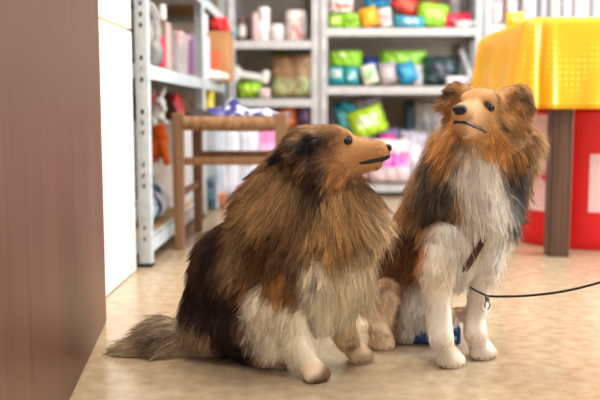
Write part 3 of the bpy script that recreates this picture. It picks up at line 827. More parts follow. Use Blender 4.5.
# ------------------------------------------------------------------ goods
def two_tone(c1, c2, scale=14, th=(.47, .53), rough=.35):
    return mat('print', c1, rough, rgb2=c2, scale=scale, thresh=th)
def pouch(name, w, h, d, m, mp=None, loc=(0, 0, 0), rz=0, ry=0, rx=0, seed=0, panel=(-.55, .55, -.35, .45)):
    """pillow bag with crimped ends; origin at the bottom centre"""
    rs = random.Random(seed); ph = [rs.uniform(0, 6.3) for _ in range(8)]
    def S(u, v, sg, off=0):
        e = (1-abs(u)**3.0)*(1-abs(v)**5)**.8
        wr = .10*math.sin(7*v+ph[0]+2*u)*abs(u)**.5 + .07*math.sin(11*u+ph[1]+3*v) + .06*math.sin(17*(u+v)+ph[2])
        y = sg*(d/2*max(e, 0)**.6*(1+wr)) + sg*.0006 + sg*off
        nar = 1-.10*(1-abs(v)**2)*0 - .06*math.cos(v*PI/2)**2*0 + .03*math.sin(9*v+ph[3]+sg*0)
        bulge = 1-.05*abs(v)**6
        return Vector((u*w/2*nar*bulge, y + .012*math.sin(3*v+ph[4])*d/.1*.3, (v+1)/2*h + .01*h*math.sin(8*u+ph[5])*abs(v)**4))
    def grid(bm, u0, u1, v0, v1, sg, nu, nv, off=0):
        vs = [[bm.verts.new(S(u0+(u1-u0)*i/nu, v0+(v1-v0)*j/nv, sg, off)) for i in range(nu+1)] for j in range(nv+1)]
        for j in range(nv):
            for i in range(nu):
                q = (vs[j][i], vs[j][i+1], vs[j+1][i+1], vs[j+1][i])
                bm.faces.new(q if sg < 0 else q[::-1])
    bm = bmesh.new()
    grid(bm, -1, 1, -1, 1, -1, 18, 22); grid(bm, -1, 1, -1, 1, 1, 18, 22)
    bmesh.ops.remove_doubles(bm, verts=bm.verts, dist=.0014)
    o = from_bm(name, bm, m, None, True)
    if mp is not None:
        bm = bmesh.new(); grid(bm, *panel, -1, 12, 12, .0012)
        me = bpy.data.meshes.new('printed_panel'); bm.to_mesh(me); bm.free()
        link('printed_panel', me, mp, o, True)
    R = Matrix.Rotation(rz, 4, 'Z') @ Matrix.Rotation(ry, 4, 'Y') @ Matrix.Rotation(rx, 4, 'X')
    o.matrix_world = Matrix.Translation(Vector(loc)) @ R
    # rest the lowest point on loc.z
    zmin = min((R @ v.co.to_4d()).z for v in o.data.vertices)
    o.location.z = loc[2] - zmin
    return o
def snap(z, zs):
    for q in zs:
        if abs(z-q) < .028: return q+.001
    return z
def pk(x0, y0, x1, y1, Y, c, cp, label, cat='packet', name='treat_packet', group=None, d=.07, zs=None, tilt=0, lay=0, rz=0, panel=(-.55, .55, -.35, .45), two=None, fit=True, z=None):
    a = W(x0, y1, Y); b = W(x1, y0, Y); w = b.x-a.x; h = b.z-a.z
    zb = snap(a.z, zs or (ZM+ZL)) if z is None else z
    h = b.z-zb
    if lay:   # lying on its side: long axis horizontal
        wl, hl = h, w
        m = two_tone(*two) if two else mat('foil', c, .35, bump=.25, bscale=30)
        o = pouch(name, hl*.98, wl, d, m, mat('print', cp, .35, rgb2=c, scale=30, thresh=(.55, .62)) if cp else None, ((a.x+b.x)/2, Y+d/2, zb), rz, tilt, 0, hash(label) % 99 if False else len(label)*7 % 97, panel)
    else:
        t = abs(math.radians(tilt)) if abs(tilt) > 2 else abs(tilt)
        m = two_tone(*two) if two else mat('foil', c, .35, bump=.25, bscale=30)
        if t > .02:   # shrink so that the tilted outline fits
            s = 1/(math.cos(t)+math.sin(t)*min(w/h, h/w)*1.0)
            ww, hh = w*s, h*s
            if t > .2:
                det = math.cos(t)**2-math.sin(t)**2
                ww = max((w*math.cos(t)-h*math.sin(t))/det, .35*min(w, h)); hh = max((h*math.cos(t)-w*math.sin(t))/det, .8*h)
        else: ww, hh = w, h
        o = pouch(name, ww, hh, d, m, mat('print', cp, .35, rgb2=c, scale=30, thresh=(.55, .62)) if cp else None, ((a.x+b.x)/2 - math.sin(tilt)*hh/2, Y+d/2, zb), rz, tilt, 0, len(label)*7 % 97, panel)
    return tag(o, label, cat, group)

def jar(x0, y0, x1, y1, Y, c, lidc, label, zs=None, cat='jar', name='jar', group=None, lab=None, z=None, neck=.9, band=(.25, .8)):
    a = W(x0, y1, Y); b = W(x1, y0, Y); r = (b.x-a.x)/2
    zb = snap(a.z, zs or (ZM+ZL)) if z is None else z
    h = b.z-zb
    t = empty(name, ((a.x+b.x)/2, Y+r, zb))
    bm = bmesh.new(); hb = h*.84
    lathe(bm, [(r*.9, 0), (r, .004), (r, hb*.92), (r*.96, hb*.97), (r*neck, hb)], 28); from_bm('body', bm, mat('glaze', c, .35), t, True)
    bm = bmesh.new(); lathe(bm, [(r*neck, hb+.0005), (r*neck*1.03, hb+.003), (r*neck*1.03, h-.003), (r*neck*.97, h)], 28); from_bm('lid', bm, mat('lid', lidc, .35), t, True)
    if lab:
        bm = bmesh.new(); z0, z1 = hb*band[0], hb*band[1]; rr = r+.0006
        v = [[bm.verts.new((rr*math.cos(g), rr*math.sin(g), zz)) for g in [-PI*.97+PI*.94*k/20 for k in range(21)]] for zz in (z0, z1)]
        for k in range(20): bm.faces.new((v[0][k], v[0][k+1], v[1][k+1], v[1][k]))
        from_bm('paper_label', bm, mat('paper_print', (214, 210, 210), .6, rgb2=lab, scale=26, thresh=(.52, .60)), t, True)
    return tag(t, label, cat, group)

G1, G2, G3 = 'packets on the upper middle shelf', 'packets on the lower middle shelf', 'bags heaped under the middle shelves'
Y = 4.68
# upper middle shelf
pk(328, 14, 343, 27, Y, (150, 205, 60), (220, 235, 150), 'small lime green packet standing leftmost on the upper middle shelf', group=G1)
pk(343, 13, 361, 27, Y, (160, 212, 58), (110, 170, 40), 'lime green packet between another lime packet and the orange one', group=G1)
pk(327, -8, 354, 13.2, Y+.02, (238, 232, 228), (214, 90, 90), 'white packet with a red print lying on the lime green packets', group=G1, d=.12, panel=(-.9, .9, -.6, -.1))
pk(358, 4, 381, 27, Y-.02, (244, 164, 22), (250, 196, 70), 'orange yellow packet leaning left beside lime packets', group=G1, d=.08, tilt=-.28)
pk(378, 6, 393, 27, Y, (224, 216, 208), (176, 160, 168), 'white grey packet standing between orange and sky blue packets', group=G1, tilt=-.15)
pk(364, -8, 396, 8, Y+.10, (28, 150, 190), (30, 70, 150), 'blue packet high behind the orange yellow packet', group=G1, d=.07, z=W(380, 8, 4.8).z)
pk(394, 17, 425, 27, Y-.03, (60, 172, 206), (230, 240, 244), 'flat sky blue packet lying at the front of the upper shelf', group=G1, lay=1, d=.10, tilt=.08)
pk(392, -2, 422, 19, Y+.07, (222, 60, 50), (240, 120, 90), 'red packet leaning to the right above the sky blue packet', group=G1, tilt=.55, d=.06, z=W(400, 20, Y+.07).z)
pk(416, 4, 449, 24, Y+.01, (150, 206, 56), (190, 232, 120), 'plump lime green packet lying on the upper shelf beside the pink one', group=G1, lay=1, d=.10, tilt=.12)
pk(408, 0, 440, 10, Y+.18, (214, 92, 52), (240, 200, 70), 'orange red packet peeping out behind the plump lime packet', group=G1, lay=1, z=W(420, 12, Y+.12).z)
pk(440, 13, 474, 26, Y+.02, (226, 44, 84), (240, 90, 120), 'pink red packet lying at the right end of the upper shelf', group=G1, lay=1, d=.10, tilt=-.06)
pk(456, 20, 482, 28, Y-.05, (238, 236, 238), (214, 214, 224), 'flat white packet in front of the pink red packet', group=G1, lay=1, d=.08)
pk(448, -8, 462, 13, Y+.18, (206, 200, 196), (170, 168, 172), 'grey upright packet behind the pink red packet', group=G1, z=ZM[2]+.001)
# lower middle shelf
pk(327, 66, 345, 86, Y, (30, 142, 150), (216, 220, 214), 'teal packet with white print, left of its teal twin on the lower shelf', group=G2, panel=(-.7, .6, -.1, .6))
pk(344, 66, 359, 86, Y, (34, 150, 158), (190, 220, 220), 'teal packet with pale print, right of its teal twin on the lower shelf', group=G2)
pk(328, 50, 363, 67, Y+.01, (150, 208, 50), (224, 236, 170), 'lime green packet lying across the two teal packets', group=G2, lay=1, d=.12, panel=(-.45, .05, .1, .7))
pk(362, 57, 380, 86, Y+.09, (38, 62, 158), (60, 90, 190), 'dark blue packet behind the pale green and white packet', group=G2)
pk(359, 62, 380, 86, Y-.01, (220, 226, 206), (150, 190, 120), 'pale green and white packet leaning left on the lower shelf', group=G2, tilt=-.30, d=.06)
pk(378, 60, 399, 86, Y, (178, 168, 172), (206, 200, 200), 'grey packet leaning left beside the blue packet', group=G2, tilt=-.18)
pk(395, 59, 420, 86, Y-.02, (20, 130, 176), (80, 176, 206), 'bright blue packet leaning left on the lower shelf', group=G2, tilt=-.34, d=.06)
pk(411, 64, 425, 86, Y+.05, (238, 240, 242), (200, 214, 226), 'narrow white packet tucked behind the bright blue packet', group=G2)
pk(379, 50, 429, 66, Y+.05, (150, 214, 62), (190, 236, 120), 'long bright green packet lying on top of the grey and blue packets', group=G2, lay=1, d=.12)
pk(424, 56, 462, 86, Y, (30, 44, 58), (80, 92, 100), 'large dark packet with small grey print on the lower shelf', group=G2, d=.12, two=((26, 34, 54), (40, 84, 78), 20, (.42, .6)))
pk(446, 76, 476, 86, Y-.05, (226, 222, 224), (190, 184, 196), 'pale flat packet lying at the right end of the lower shelf', group=G2, lay=1, d=.06)
pk(458, 48, 474, 80, Y+.06, (228, 228, 230), (200, 200, 206), 'white paper packet leaning left beside the right rack post', cat='packet', group=G2, tilt=-.35, d=.03)

# heap under the middle shelves
pk(332, 100, 358, 140, Y+.05, (18, 150, 168), (110, 200, 210), 'teal bag standing behind the head of the left dog', 'bag', 'pet_food_bag', G3, .10, tilt=-.25, z=W(340, 140, Y+.05).z)
pk(340, 104, 356, 122, Y+.03, (20, 132, 150), None, 'small teal bag corner sticking up beside the grey pink bag', 'bag', 'pet_food_bag', G3, .03, tilt=.45, z=W(340, 114, Y).z)
pk(350, 100, 386, 122, Y+.10, (176, 164, 176), (208, 200, 206), 'grey pink bag lying above the lime green bag', 'bag', 'pet_food_bag', G3, .14, tilt=-.25, lay=1, z=W(360, 122, Y).z)
pk(354, 112, 392, 140, Y-.02, (172, 212, 40), (236, 240, 214), 'lime green bag with a white print above the muzzle of the left dog', 'bag', 'pet_food_bag', G3, .12, tilt=-.35, lay=1, z=W(360, 142, Y).z)
pk(376, 128, 400, 150, Y+.02, (110, 90, 130), (226, 40, 160), 'small purple packet with a magenta corner behind the nose of the left dog', 'bag', 'pet_food_bag', G3, .08, z=W(388, 152, Y).z)
pk(370, 140, 412, 200, Y-.10, (228, 208, 214), (200, 30, 180), 'large white and pink bag with bright magenta print between the two dogs', 'bag', 'pet_food_bag', G3, .12, z=.072, panel=(-.98, .9, -.25, .42))
pk(338, 138, 372, 200, Y-.05, (206, 170, 176), (226, 196, 200), 'pink bag standing low behind the left dog', 'bag', 'pet_food_bag', G3, .14, z=.072)
pk(396, 130, 428, 200, Y+.03, (196, 188, 206), (232, 228, 236), 'crumpled lilac grey plastic bag right of the magenta bag', 'bag', 'pet_food_bag', G3, .14, z=.072, tilt=.1)
pk(412, 101, 446, 160, Y+.20, (196, 194, 192), (150, 148, 150), 'grey white sack behind the ear of the right dog', 'bag', 'pet_food_bag', G3, .14, z=.072)
pk(404, 101, 416, 146, Y+.20, (40, 74, 84), None, 'narrow dark teal packet beside the grey white sack', 'bag', 'pet_food_bag', G3, .05, z=.072)

# left back rack
M_ = 'white tubs and rolls on the upper left shelf'
jar(237, 17, 246, 40, Y, (112, 86, 84), (96, 72, 70), 'brown jar leftmost on the upper left shelf', group=M_, lab=(150, 120, 120))
jar(246, 18, 254, 40, Y+.03, (96, 74, 74), (84, 62, 62), 'darker brown jar beside the leftmost brown jar', group=M_)
jar(252, 13, 258, 40, Y-.03, (214, 176, 180), (224, 190, 194), 'slim pink tube left of the stacked white rolls', group=M_, name='tube', cat='tube')
jar(256, 22, 269, 40, Y, (242, 236, 236), (246, 240, 240), 'white roll under another white roll', group=M_, lab=(222, 206, 210), name='paper_roll', cat='roll', neck=.97)
jar(257.5, 7, 269.5, 21.6, Y, (244, 240, 238), (246, 242, 240), 'white roll on top of another white roll', group=M_, lab=(214, 206, 210), name='paper_roll', cat='roll', neck=.97, z=W(262, 22.2, Y).z)
jar(270, 24, 284, 40, Y, (238, 226, 222), (246, 240, 236), 'short white tub beside the stacked rolls', group=M_, lab=(214, 190, 186), name='tub', cat='tub')
jar(285, 10, 306, 40, Y-.02, (238, 236, 238), (244, 242, 242), 'wide white tub with a red print beside the rack post', group=M_, lab=(206, 90, 90), name='tub', cat='tub', band=(.1, .9))
pk(236, 82, 262, 98.5, Y, (150, 208, 40), (200, 232, 90), 'lime green packet under the white bone shaped packet', group='packets on the lower left shelf', lay=1, d=.14)
pk(258, 88, 270, 98.5, Y-.03, (232, 206, 206), (206, 170, 176), 'small pinkish box shaped packet right of the lime packet', group='packets on the lower left shelf', lay=1)
pk(270, 54, 313, 98.5, Y+.03, (176, 140, 100), (196, 214, 160), 'large brown bag with a green lower half and red print', 'bag', 'pet_food_bag', None, .18, panel=(-.96, .96, -.93, -.05), two=((178, 142, 104), (196, 84, 50), 16, (.6, .7)))
pk(272, 51, 286, 98, Y+.22, (90, 190, 40), None, 'green packet top showing behind the large brown bag', d=.05)
pk(280, 104, 296, 126, Y-.02, (222, 104, 40), (240, 150, 80), 'orange bag behind the corner post of the stool', 'bag', 'pet_food_bag', None, .08, z=W(290, 127, Y).z)
pk(294, 104, 310, 128, Y+.05, (96, 66, 92), (130, 90, 120), 'dark purple bag below the left shelf beside the double post', 'bag', 'pet_food_bag', None, .08, z=W(290, 127, Y).z)
pk(278, 129, 312, 200, Y, (206, 150, 110), (226, 200, 180), 'tan sack standing below the orange bag on the lowest shelf', 'bag', 'pet_food_bag', None, .16, z=.072)
# bone shaped white packet
def cloud(name, prims, m, label, cat, h=.005, k=.006, group=None, parts=()):
    me, V, F = sdf_mesh(name, prims, h, k)
    o = link(name, me, m)
    tag(o, label, cat, group)
    for nm, pp, mm in parts:
        me2, _, _ = sdf_mesh(nm, pp, h*.8, k*.7); link(nm, me2, mm, o)
    return o
c = lambda x, y, Yq: W(x, y, Yq)
cloud('bone_toy', [C(c(238, 74, 4.72), c(262, 78, 4.72), .022, .020), C(c(236, 70, 4.72), c(236, 71, 4.72), .026, .026), C(c(234, 78, 4.72), c(234, 79, 4.72), .024, .024),
      C(c(266, 74, 4.72), c(266, 74, 4.72), .024, .024), C(c(265, 80, 4.72), c(265, 80, 4.72), .022, .022)], mat('plush_white', (240, 236, 232), .8), 'white bone shaped toy lying on the lime green packet', 'toy')

# right back rack: bottles and tubs
GR = 'white bottles and tubs on the right shelf'
for (x0, x1, y0, cc, lc, lb, tx, nk) in (
    (483, 489, -12, (214, 220, 216), (206, 214, 210), None, 'narrow pale green bottle beside the right rack post', .5),
    (490, 504, -14, (240, 234, 234), (244, 238, 238), (222, 120, 130), 'white tub with pink print, leftmost above the yellow table', .92),
    (506, 519, -12, (232, 226, 236), (226, 220, 234), (190, 110, 120), 'white tub with small red print left of the dark gap', .92),
    (522, 539, -14, (242, 240, 246), (240, 240, 246), (176, 176, 200), 'broad white tub with a faint blue edge', .92),
    (540, 548, -10, (206, 210, 220), (200, 206, 214), None, 'slim grey bottle between two broad white tubs', .6),
    (550, 562, -14, (246, 246, 250), (244, 244, 248), None, 'plain bright white tub behind the table', .95),
    (563, 573, -12, (228, 232, 240), (220, 226, 236), (190, 200, 214), 'pale blue white bottle right of the plain white tub', .7),
    (574, 592, -14, (244, 236, 236), (246, 240, 238), (224, 200, 206), 'wide white tub with a pale pink print', .92),
    (593, 606, -12, (236, 240, 246), (234, 238, 244), (206, 212, 226), 'white tub cut off by the right picture edge', .92)):
    jar(x0, y0, x1, 24, 4.68, tuple(int(q*.86) for q in cc), tuple(int(q*.86) for q in lc), tx, zs=[ZR[2]], z=ZR[2]+.001, group=GR, lab=lb, band=(.05, .95), neck=nk, name='bottle' if nk < .9 else 'tub', cat='bottle' if nk < .9 else 'tub')

# ------------------------------------------------------------------ goods on the left racks
def carton(name, c0, w, d, h, m, label, cat='box', rz=0, group=None, flaps=True, tape=None):
    t = empty(name, c0, rz)
    bm = bmesh.new(); box(bm, -w/2, w/2, -d/2, d/2, 0, h, bev=.003); from_bm('body', bm, m, t)
    if flaps:
        bm = bmesh.new()
        box(bm, -w/2+.002, -.002, -d/2+.002, d/2-.002, h+.0005, h+.003); box(bm, .002, w/2-.002, -d/2+.002, d/2-.002, h+.0005, h+.003)
        from_bm('flap', bm, m, t)
    if tape:
        bm = bmesh.new(); box(bm, -w*.3, w*.3, -d/2-.0012, -d/2-.0003, h*.25, h*.6); from_bm('print_panel', bm, tape, t)
    return tag(t, label, cat, group)
SZ = .619
def at(px, Yq, z): 
    p = W(px, 100, Yq); return Vector((p.x, Yq, z))
M_CARD = mat('cardboard', (196, 142, 92), .8, rgb2=(184, 128, 80), scale=12)
cloud('cat_toy_bed', [C(at(146, 2.72, .72), at(152, 2.86, .74), .045, .05, sq=((1, 0, 0), 1.4)), C(at(147, 2.74, .67), at(153, 2.88, .67), .048, .05, sq=((1, 0, 0), 1.3)), C(at(148, 2.76, .80), at(153, 2.86, .79), .035, .03)],
      mat('grey_plush', (150, 146, 140), .9, rgb2=(96, 92, 88), scale=18, thresh=(.45, .6)), 'grey patterned plush bundle on the shelf beside the near metal post', 'plush')
pk(156, 36, 163, 63, 3.0, (224, 40, 84), (236, 90, 120), 'narrow pink red packet between grey bundle and plastic tub', 'packet', 'treat_packet', None, .06, zs=[SZ])
jar(155, 4, 165, 15, 3.02, (240, 226, 214), (240, 236, 232), 'small white pot high behind the grey plush bundle', z=.80)
carton('carton', at(158, 3.10, SZ+.001), .09, .10, .178, mat('card_grey', (180, 160, 150), .7), 'small greyish box under the white pot', 'box', flaps=False)
# clear tub with things
M_CLEAR = mat('clear_plastic', (236, 228, 226), .18, alpha=.42, bump=.2, bscale=14)
def tub(c0, w, d, h, m, label, lidm=None, cat='storage box', name='plastic_tub', t=.0025):
    e = empty(name, c0)
    bm = bmesh.new()
    def ring(wx, dy, z): return [bm.verts.new((x*wx/2, y*dy/2, z)) for x, y in ((-1, -1), (1, -1), (1, 1), (-1, 1))]
    a, b, c_, d_ = ring(w*.9, d*.92, 0), ring(w, d, h), ring(w-2*t, d-2*t, h), ring(w*.9-2*t, d*.92-2*t, t)
    bm.faces.new(a[::-1]); bm.faces.new(d_)
    for p, q in ((a, b), (b, c_), (c_, d_)):
        for k in range(4): bm.faces.new((p[k], p[(k+1) % 4], q[(k+1) % 4], q[k]))
    from_bm('tub_body', bm, m, e)
    bm = bmesh.new()
    for (x0, x1, y0, y1) in ((-w/2-.008, w/2+.008, -d/2-.008, -d/2), (-w/2-.008, w/2+.008, d/2, d/2+.008), (-w/2-.008, -w/2, -d/2, d/2), (w/2, w/2+.008, -d/2, d/2)):
        box(bm, x0, x1, y0, y1, h-.012, h, bev=.002)
    from_bm('rim', bm, lidm or m, e)
    return tag(e, label, cat)
tub(at(169, 3.32, SZ+.001), .13, .26, .155, M_CLEAR, 'clear plastic tub of small goods on the upper left shelf')
pk(163, 44, 171, 63, 3.28, (170, 130, 106), (120, 90, 80), 'tan packet inside the clear tub', 'packet', 'treat_packet', None, .04, zs=[SZ], z=SZ+.006)
pk(171, 46, 178, 63, 3.30, (90, 110, 176), (226, 220, 220), 'blue packet inside the clear tub', 'packet', 'treat_packet', None, .04, zs=[SZ], z=SZ+.006)
pk(168, 30, 182, 42, 3.36, (226, 96, 100), None, 'salmon packet on top inside the clear tub', 'packet', 'treat_packet', None, .08, z=W(170, 45, 3.36).z)
carton('carton', at(186, 3.50, SZ+.001), .055, .12, .175, mat('purple_card', (122, 74, 120), .6), 'purple box between the clear tub and the white box', 'box', flaps=False)
carton('carton', at(195, 3.92, SZ+.001), .115, .22, .20, mat('white_card', (236, 232, 240), .6, rgb2=(216, 214, 230), scale=14), 'white box beside the purple box on the upper left shelf', 'box')
jar(199, 14, 207, 24, 3.86, (222, 226, 236), (240, 240, 244), 'little white pot on top of the white box', z=SZ+.206)
carton('carton', at(214, 4.24, SZ+.001), .17, .30, .235, M_CARD, 'tan cardboard box with a shiny red bag on top', 'box', rz=.0, tape=mat('orange_print', (222, 110, 70), .6))
pk(206, 16, 227, 33, 4.12, (214, 20, 28), (236, 60, 50), 'shiny red bag lying on the cardboard box', 'bag', 'gift_bag', None, .14, z=SZ+.24, lay=1)
pk(221, 26, 232, 36, 4.2, (230, 120, 120), None, 'small pink packet at the edge of the cardboard box', z=SZ+.24, d=.05)
pk(226, 27, 236, 39, 4.34, (96, 170, 172), (150, 206, 206), 'small teal packet at the far end of the cardboard box', z=SZ+.24, d=.05)
cloud('cloth_bundle', [C(at(207, 4.00, .645), at(219, 4.00, .640), .024, .020), C(at(216, 3.99, .632), at(226, 3.99, .635), .014, .016)], mat('white_cloth', (236, 226, 216), .8), 'white crumpled paper in front of the cardboard box', 'paper')
# lower part of the near left rack: plush toys
M_PW = mat('plush_white_fur', (242, 236, 230), .95, bump=.6, bscale=120)
M_PO = mat('plush_orange', (232, 110, 34), .95, bump=.6, bscale=120, rgb2=(214, 84, 24), scale=20)
M_PR = mat('plush_red', (206, 24, 44), .9)
yb = 3.16
rb = cloud('plush_rabbit', [C(c(157, 118, yb), c(157, 112, yb), .030, .028), C(c(159, 103, yb), c(159, 104, yb), .024, .025), C(c(162, 94, yb), c(165, 87, yb+.01), .009, .007), C(c(154, 95, yb+.02), c(153, 89, yb+.03), .009, .007),
      C(c(163, 108, yb-.02), c(164, 109, yb-.02), .012, .011), C(c(161, 120, yb-.03), c(165, 122, yb-.04), .010, .011), C(c(152, 120, yb-.03), c(154, 123, yb-.04), .010, .011)], M_PW, 'white plush rabbit with upright ears sitting behind the near metal post', 'plush', .003, .004,
      parts=(('bow', [C(c(157, 104, yb-.025), c(160, 104, yb-.030), .005, .004)], M_PR),))
cloud('plush_fox', [C(c(155, 150, 3.17), c(161, 138, 3.17), .036, .030), C(c(157, 128, 3.17), c(159, 127, 3.17), .028, .026), C(c(163, 146, 3.14), c(167, 162, 3.14), .018, .014), C(c(151, 146, 3.14), c(150, 160, 3.14), .018, .014)], M_PO, 'orange plush animal below the white plush rabbit', 'plush', .0035, .005)
cloud('plush_bear', [C(c(161, 168, 3.20), c(161, 190, 3.20), .042, .054), C(c(153, 168, 3.17), c(153, 172, 3.17), .030, .030), C(c(166, 190, 3.17), c(169, 204, 3.14), .022, .018), C(c(151, 196, 3.14), c(150, 206, 3.12), .020, .018), C(c(159, 196, 3.20), c(162, 197, 3.20), .030, .030)], M_PW, 'long-haired white plush toy under the orange plush', 'plush', .0035, .005)
cloud('plush_hat', [C(c(149, 97, 3.26), c(151, 102, 3.26), .035, .026), C(c(149, 104, 3.26), c(150, 112, 3.26), .02, .02)], M_PR, 'dark red plush behind the ears of the white rabbit', 'plush', .004, .005)
cloud('blanket', [C(at(140, 2.78, .140), at(150, 2.92, .140), .042, .045), C(at(152, 2.96, .145), at(155, 3.03, .145), .045, .045), C(at(148, 2.92, .185), at(154, 3.03, .18), .03, .03)],
      mat('blue_blanket', (214, 220, 232), .9, rgb2=(60, 74, 104), scale=9, thresh=(.45, .55)), 'blue and white patterned blanket bundle on the lowest left shelf', 'blanket')
tub(at(162, 3.49, .086), .22, .36, .345, mat('milky_plastic', (236, 242, 248), .3, alpha=.92), 'milky plastic storage tub behind the plush toys', lidm=mat('milky_rim', (222, 220, 224), .4))
pk(168, 92, 186, 120, 3.44, (212, 26, 52), (240, 130, 150), 'crimson bag with a pink front in the milky tub', 'bag', 'gift_bag', None, .10, z=.40, tilt=-.3)
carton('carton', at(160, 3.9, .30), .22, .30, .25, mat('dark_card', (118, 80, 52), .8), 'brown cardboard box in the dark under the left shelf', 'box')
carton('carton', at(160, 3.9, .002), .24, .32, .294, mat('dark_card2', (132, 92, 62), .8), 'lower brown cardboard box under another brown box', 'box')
pk(202, 88, 213, 108, 4.1, (240, 214, 40), (250, 236, 120), 'yellow packet behind the blue bandana under the left shelf', z=.38, d=.08)
carton('carton', at(206, 4.12, .002), .14, .26, .37, mat('blue_card', (150, 176, 200), .5, rgb2=(206, 214, 224), scale=10), 'pale blue box below the yellow packet', 'box')

# floor goods behind the stool
GF = 'bags standing on the floor behind the stool'
pk(205, 128, 224, 196, 4.28, (216, 226, 238), (180, 206, 226), 'pale blue plastic bag standing behind the stool, at the left', 'bag', 'shopping_bag', GF, .06, z=.001)
pk(220, 126, 238, 194, 4.36, (226, 230, 238), None, 'narrow bright white bag in the middle behind the stool', 'bag', 'shopping_bag', GF, .06, z=.001)
pk(236, 128, 258, 192, 4.44, (222, 226, 238), (196, 176, 160), 'pale lilac bag with small print behind the stool', 'bag', 'shopping_bag', GF, .06, z=.001, panel=(-.3, .3, -.1, .1))
pk(254, 124, 282, 192, 4.52, (244, 150, 206), (250, 190, 226), 'bright pink bag behind the right side of the stool', 'bag', 'shopping_bag', GF, .06, z=.001)
pk(205, 178, 215, 198, 3.92, (70, 100, 120), (110, 150, 170), 'small slate blue packet on the floor behind the stool', z=.001, d=.06)
pk(211, 193, 226, 201, 4.02, (196, 120, 84), None, 'low terracotta packet on the floor behind the stool', z=.001, lay=1, d=.08)
pk(236, 186, 246, 193, 4.28, (206, 40, 120), (40, 20, 40), 'small magenta packet on the floor behind the stool', z=.001, lay=1, d=.05)

# ------------------------------------------------------------------ stool
M_SW = wood_mat('stool_wood', (116, 82, 56), (142, 104, 72), (160, 122, 88), .55)
M_SWD = wood_mat('stool_wood_rail', (120, 80, 52), (136, 94, 62), (152, 110, 76), .55)
s0 = G(180, 249.5)
SX0 = s0.x; SX1 = W(281, 150, s0.y).x; SY0 = s0.y; SY1 = SY0+.44; SH = W(180, 113, SY0).z
st = empty('stool', ((SX0+SX1)/2, (SY0+SY1)/2, 0))
sw, sd_ = (SX1-SX0)/2, (SY1-SY0)/2
for sx in (-1, 1):
    for sy in (-1, 1):
        bm = bmesh.new(); vs = box(bm, sx*sw-.02, sx*sw+.02, sy*sd_-.018, sy*sd_+.018, 0, SH, bev=.004)
        for v in vs:
            k = 1 - .22*(1-v.co.z/SH); v.co.x = sx*sw+(v.co.x-sx*sw)*k; v.co.y = sy*sd_+(v.co.y-sy*sd_)*k
        from_bm('leg', bm, M_SW, st)
for z, sy in ((.305, -1), (.306, 1)):
    bm = bmesh.new(); box(bm, -sw+.014, sw-.014, sy*sd_-.008, sy*sd_+.008, z-.013, z+.013, bev=.004); from_bm('rail', bm, M_SWD, st)
for z, sx in ((.19, -1), (.19, 1)):
    bm = bmesh.new(); box(bm, sx*sw-.008, sx*sw+.008, -sd_+.014, sd_-.014, z-.012, z+.012, bev=.004); from_bm('rail', bm, M_SWD, st)
# woven rush seat
bm = bmesh.new()
M_RUSH = mat('rush', (164, 124, 86), .75, rgb2=(134, 96, 62), scale=60)
zt_ = SH-.012
def roll(ax, pos, half, n):
    rings = []
    for i in range(n*4+1):
        tt = -half + 2*half*i/(n*4)
        rr = .021*(1 + .07*math.sin(2*PI*i/4.0) + .04*math.sin(i*.37))
        ring = []
        for k in range(12):
            a = 2*PI*k/12
            u_, z_ = rr*math.cos(a)*.95, zt_-.024 + rr*1.12*math.sin(a) - .003*math.sin(tt*9+1)
            ring.append(bm.verts.new((tt, pos+u_, z_) if ax == 'x' else (pos+u_, tt, z_)))
        rings.append(ring)
    for a, b in zip(rings, rings[1:]):
        for k in range(12): bm.faces.new((a[k], a[(k+1) % 12], b[(k+1) % 12], b[k]))
    bm.faces.new(rings[0][::-1]); bm.faces.new(rings[-1])
roll('x', -sd_, sw-.019, 46); roll('x', sd_, sw-.019, 46); roll('y', -sw, sd_-.017, 52); roll('y', sw, sd_-.017, 52)
for i in range(30):
    f = 1-i/30
    a, b = sw*f, sd_*f; zz = zt_-.006-.004*(1-f)
    tube(bm, [(-a, -b, zz), (a, -b, zz), (a, b, zz), (-a, b, zz), (-a, -b, zz)], .0045, 6, False)
from_bm('woven_seat', bm, M_RUSH, st, True)
tag(st, 'small wooden stool with woven rush seat standing before the left shelves', 'stool')

def crumple(name, cx, cy, z, rx, ry, peaks, m, label, cat, seed=0, amp=.01):
    bm = bmesh.new(); n, mrad = 64, 22; rs = random.Random(seed); ph = [rs.uniform(0, 6.3) for _ in range(6)]
    rings = []
    for j in range(mrad+1):
        r = j/mrad; ring = []
        for i in range(n):
            a = 2*PI*i/n
            e = 1+.16*math.sin(3*a+ph[0])+.09*math.sin(7*a+ph[1])
            x, y = rx*r*e*math.cos(a), ry*r*e*math.sin(a)
            h = .006 + sum(p[2]*math.exp(-((x-p[0])**2/p[3]**2+(y-p[1])**2/p[4]**2)) for p in peaks)
            h += amp*(.5+.5*math.sin(60*x+ph[2]+25*y))*(.5+.5*math.sin(48*y-30*x+ph[3]))*(1-r**4)
            h = h*(1-r**8)+.002
            ring.append(bm.verts.new((x, y, h)))
            if j == 0: break
        rings.append(ring)
    for i in range(n): bm.faces.new((rings[0][0], rings[1][i], rings[1][(i+1) % n]))
    for a, b in zip(rings[1:], rings[2:]):
        for i in range(n): bm.faces.new((a[i], b[i], b[(i+1) % n], a[(i+1) % n]))
    o = from_bm(name, bm, m, None, True); o.location = (cx, cy, z)
    sol = o.modifiers.new('thick', 'SOLIDIFY'); sol.thickness = .0025; sol.offset = -1
    return tag(o, label, cat)
M_BAND = mat('bandana_print', (52, 52, 128), .8, rgb2=(226, 226, 238), scale=24, thresh=(.50, .58))
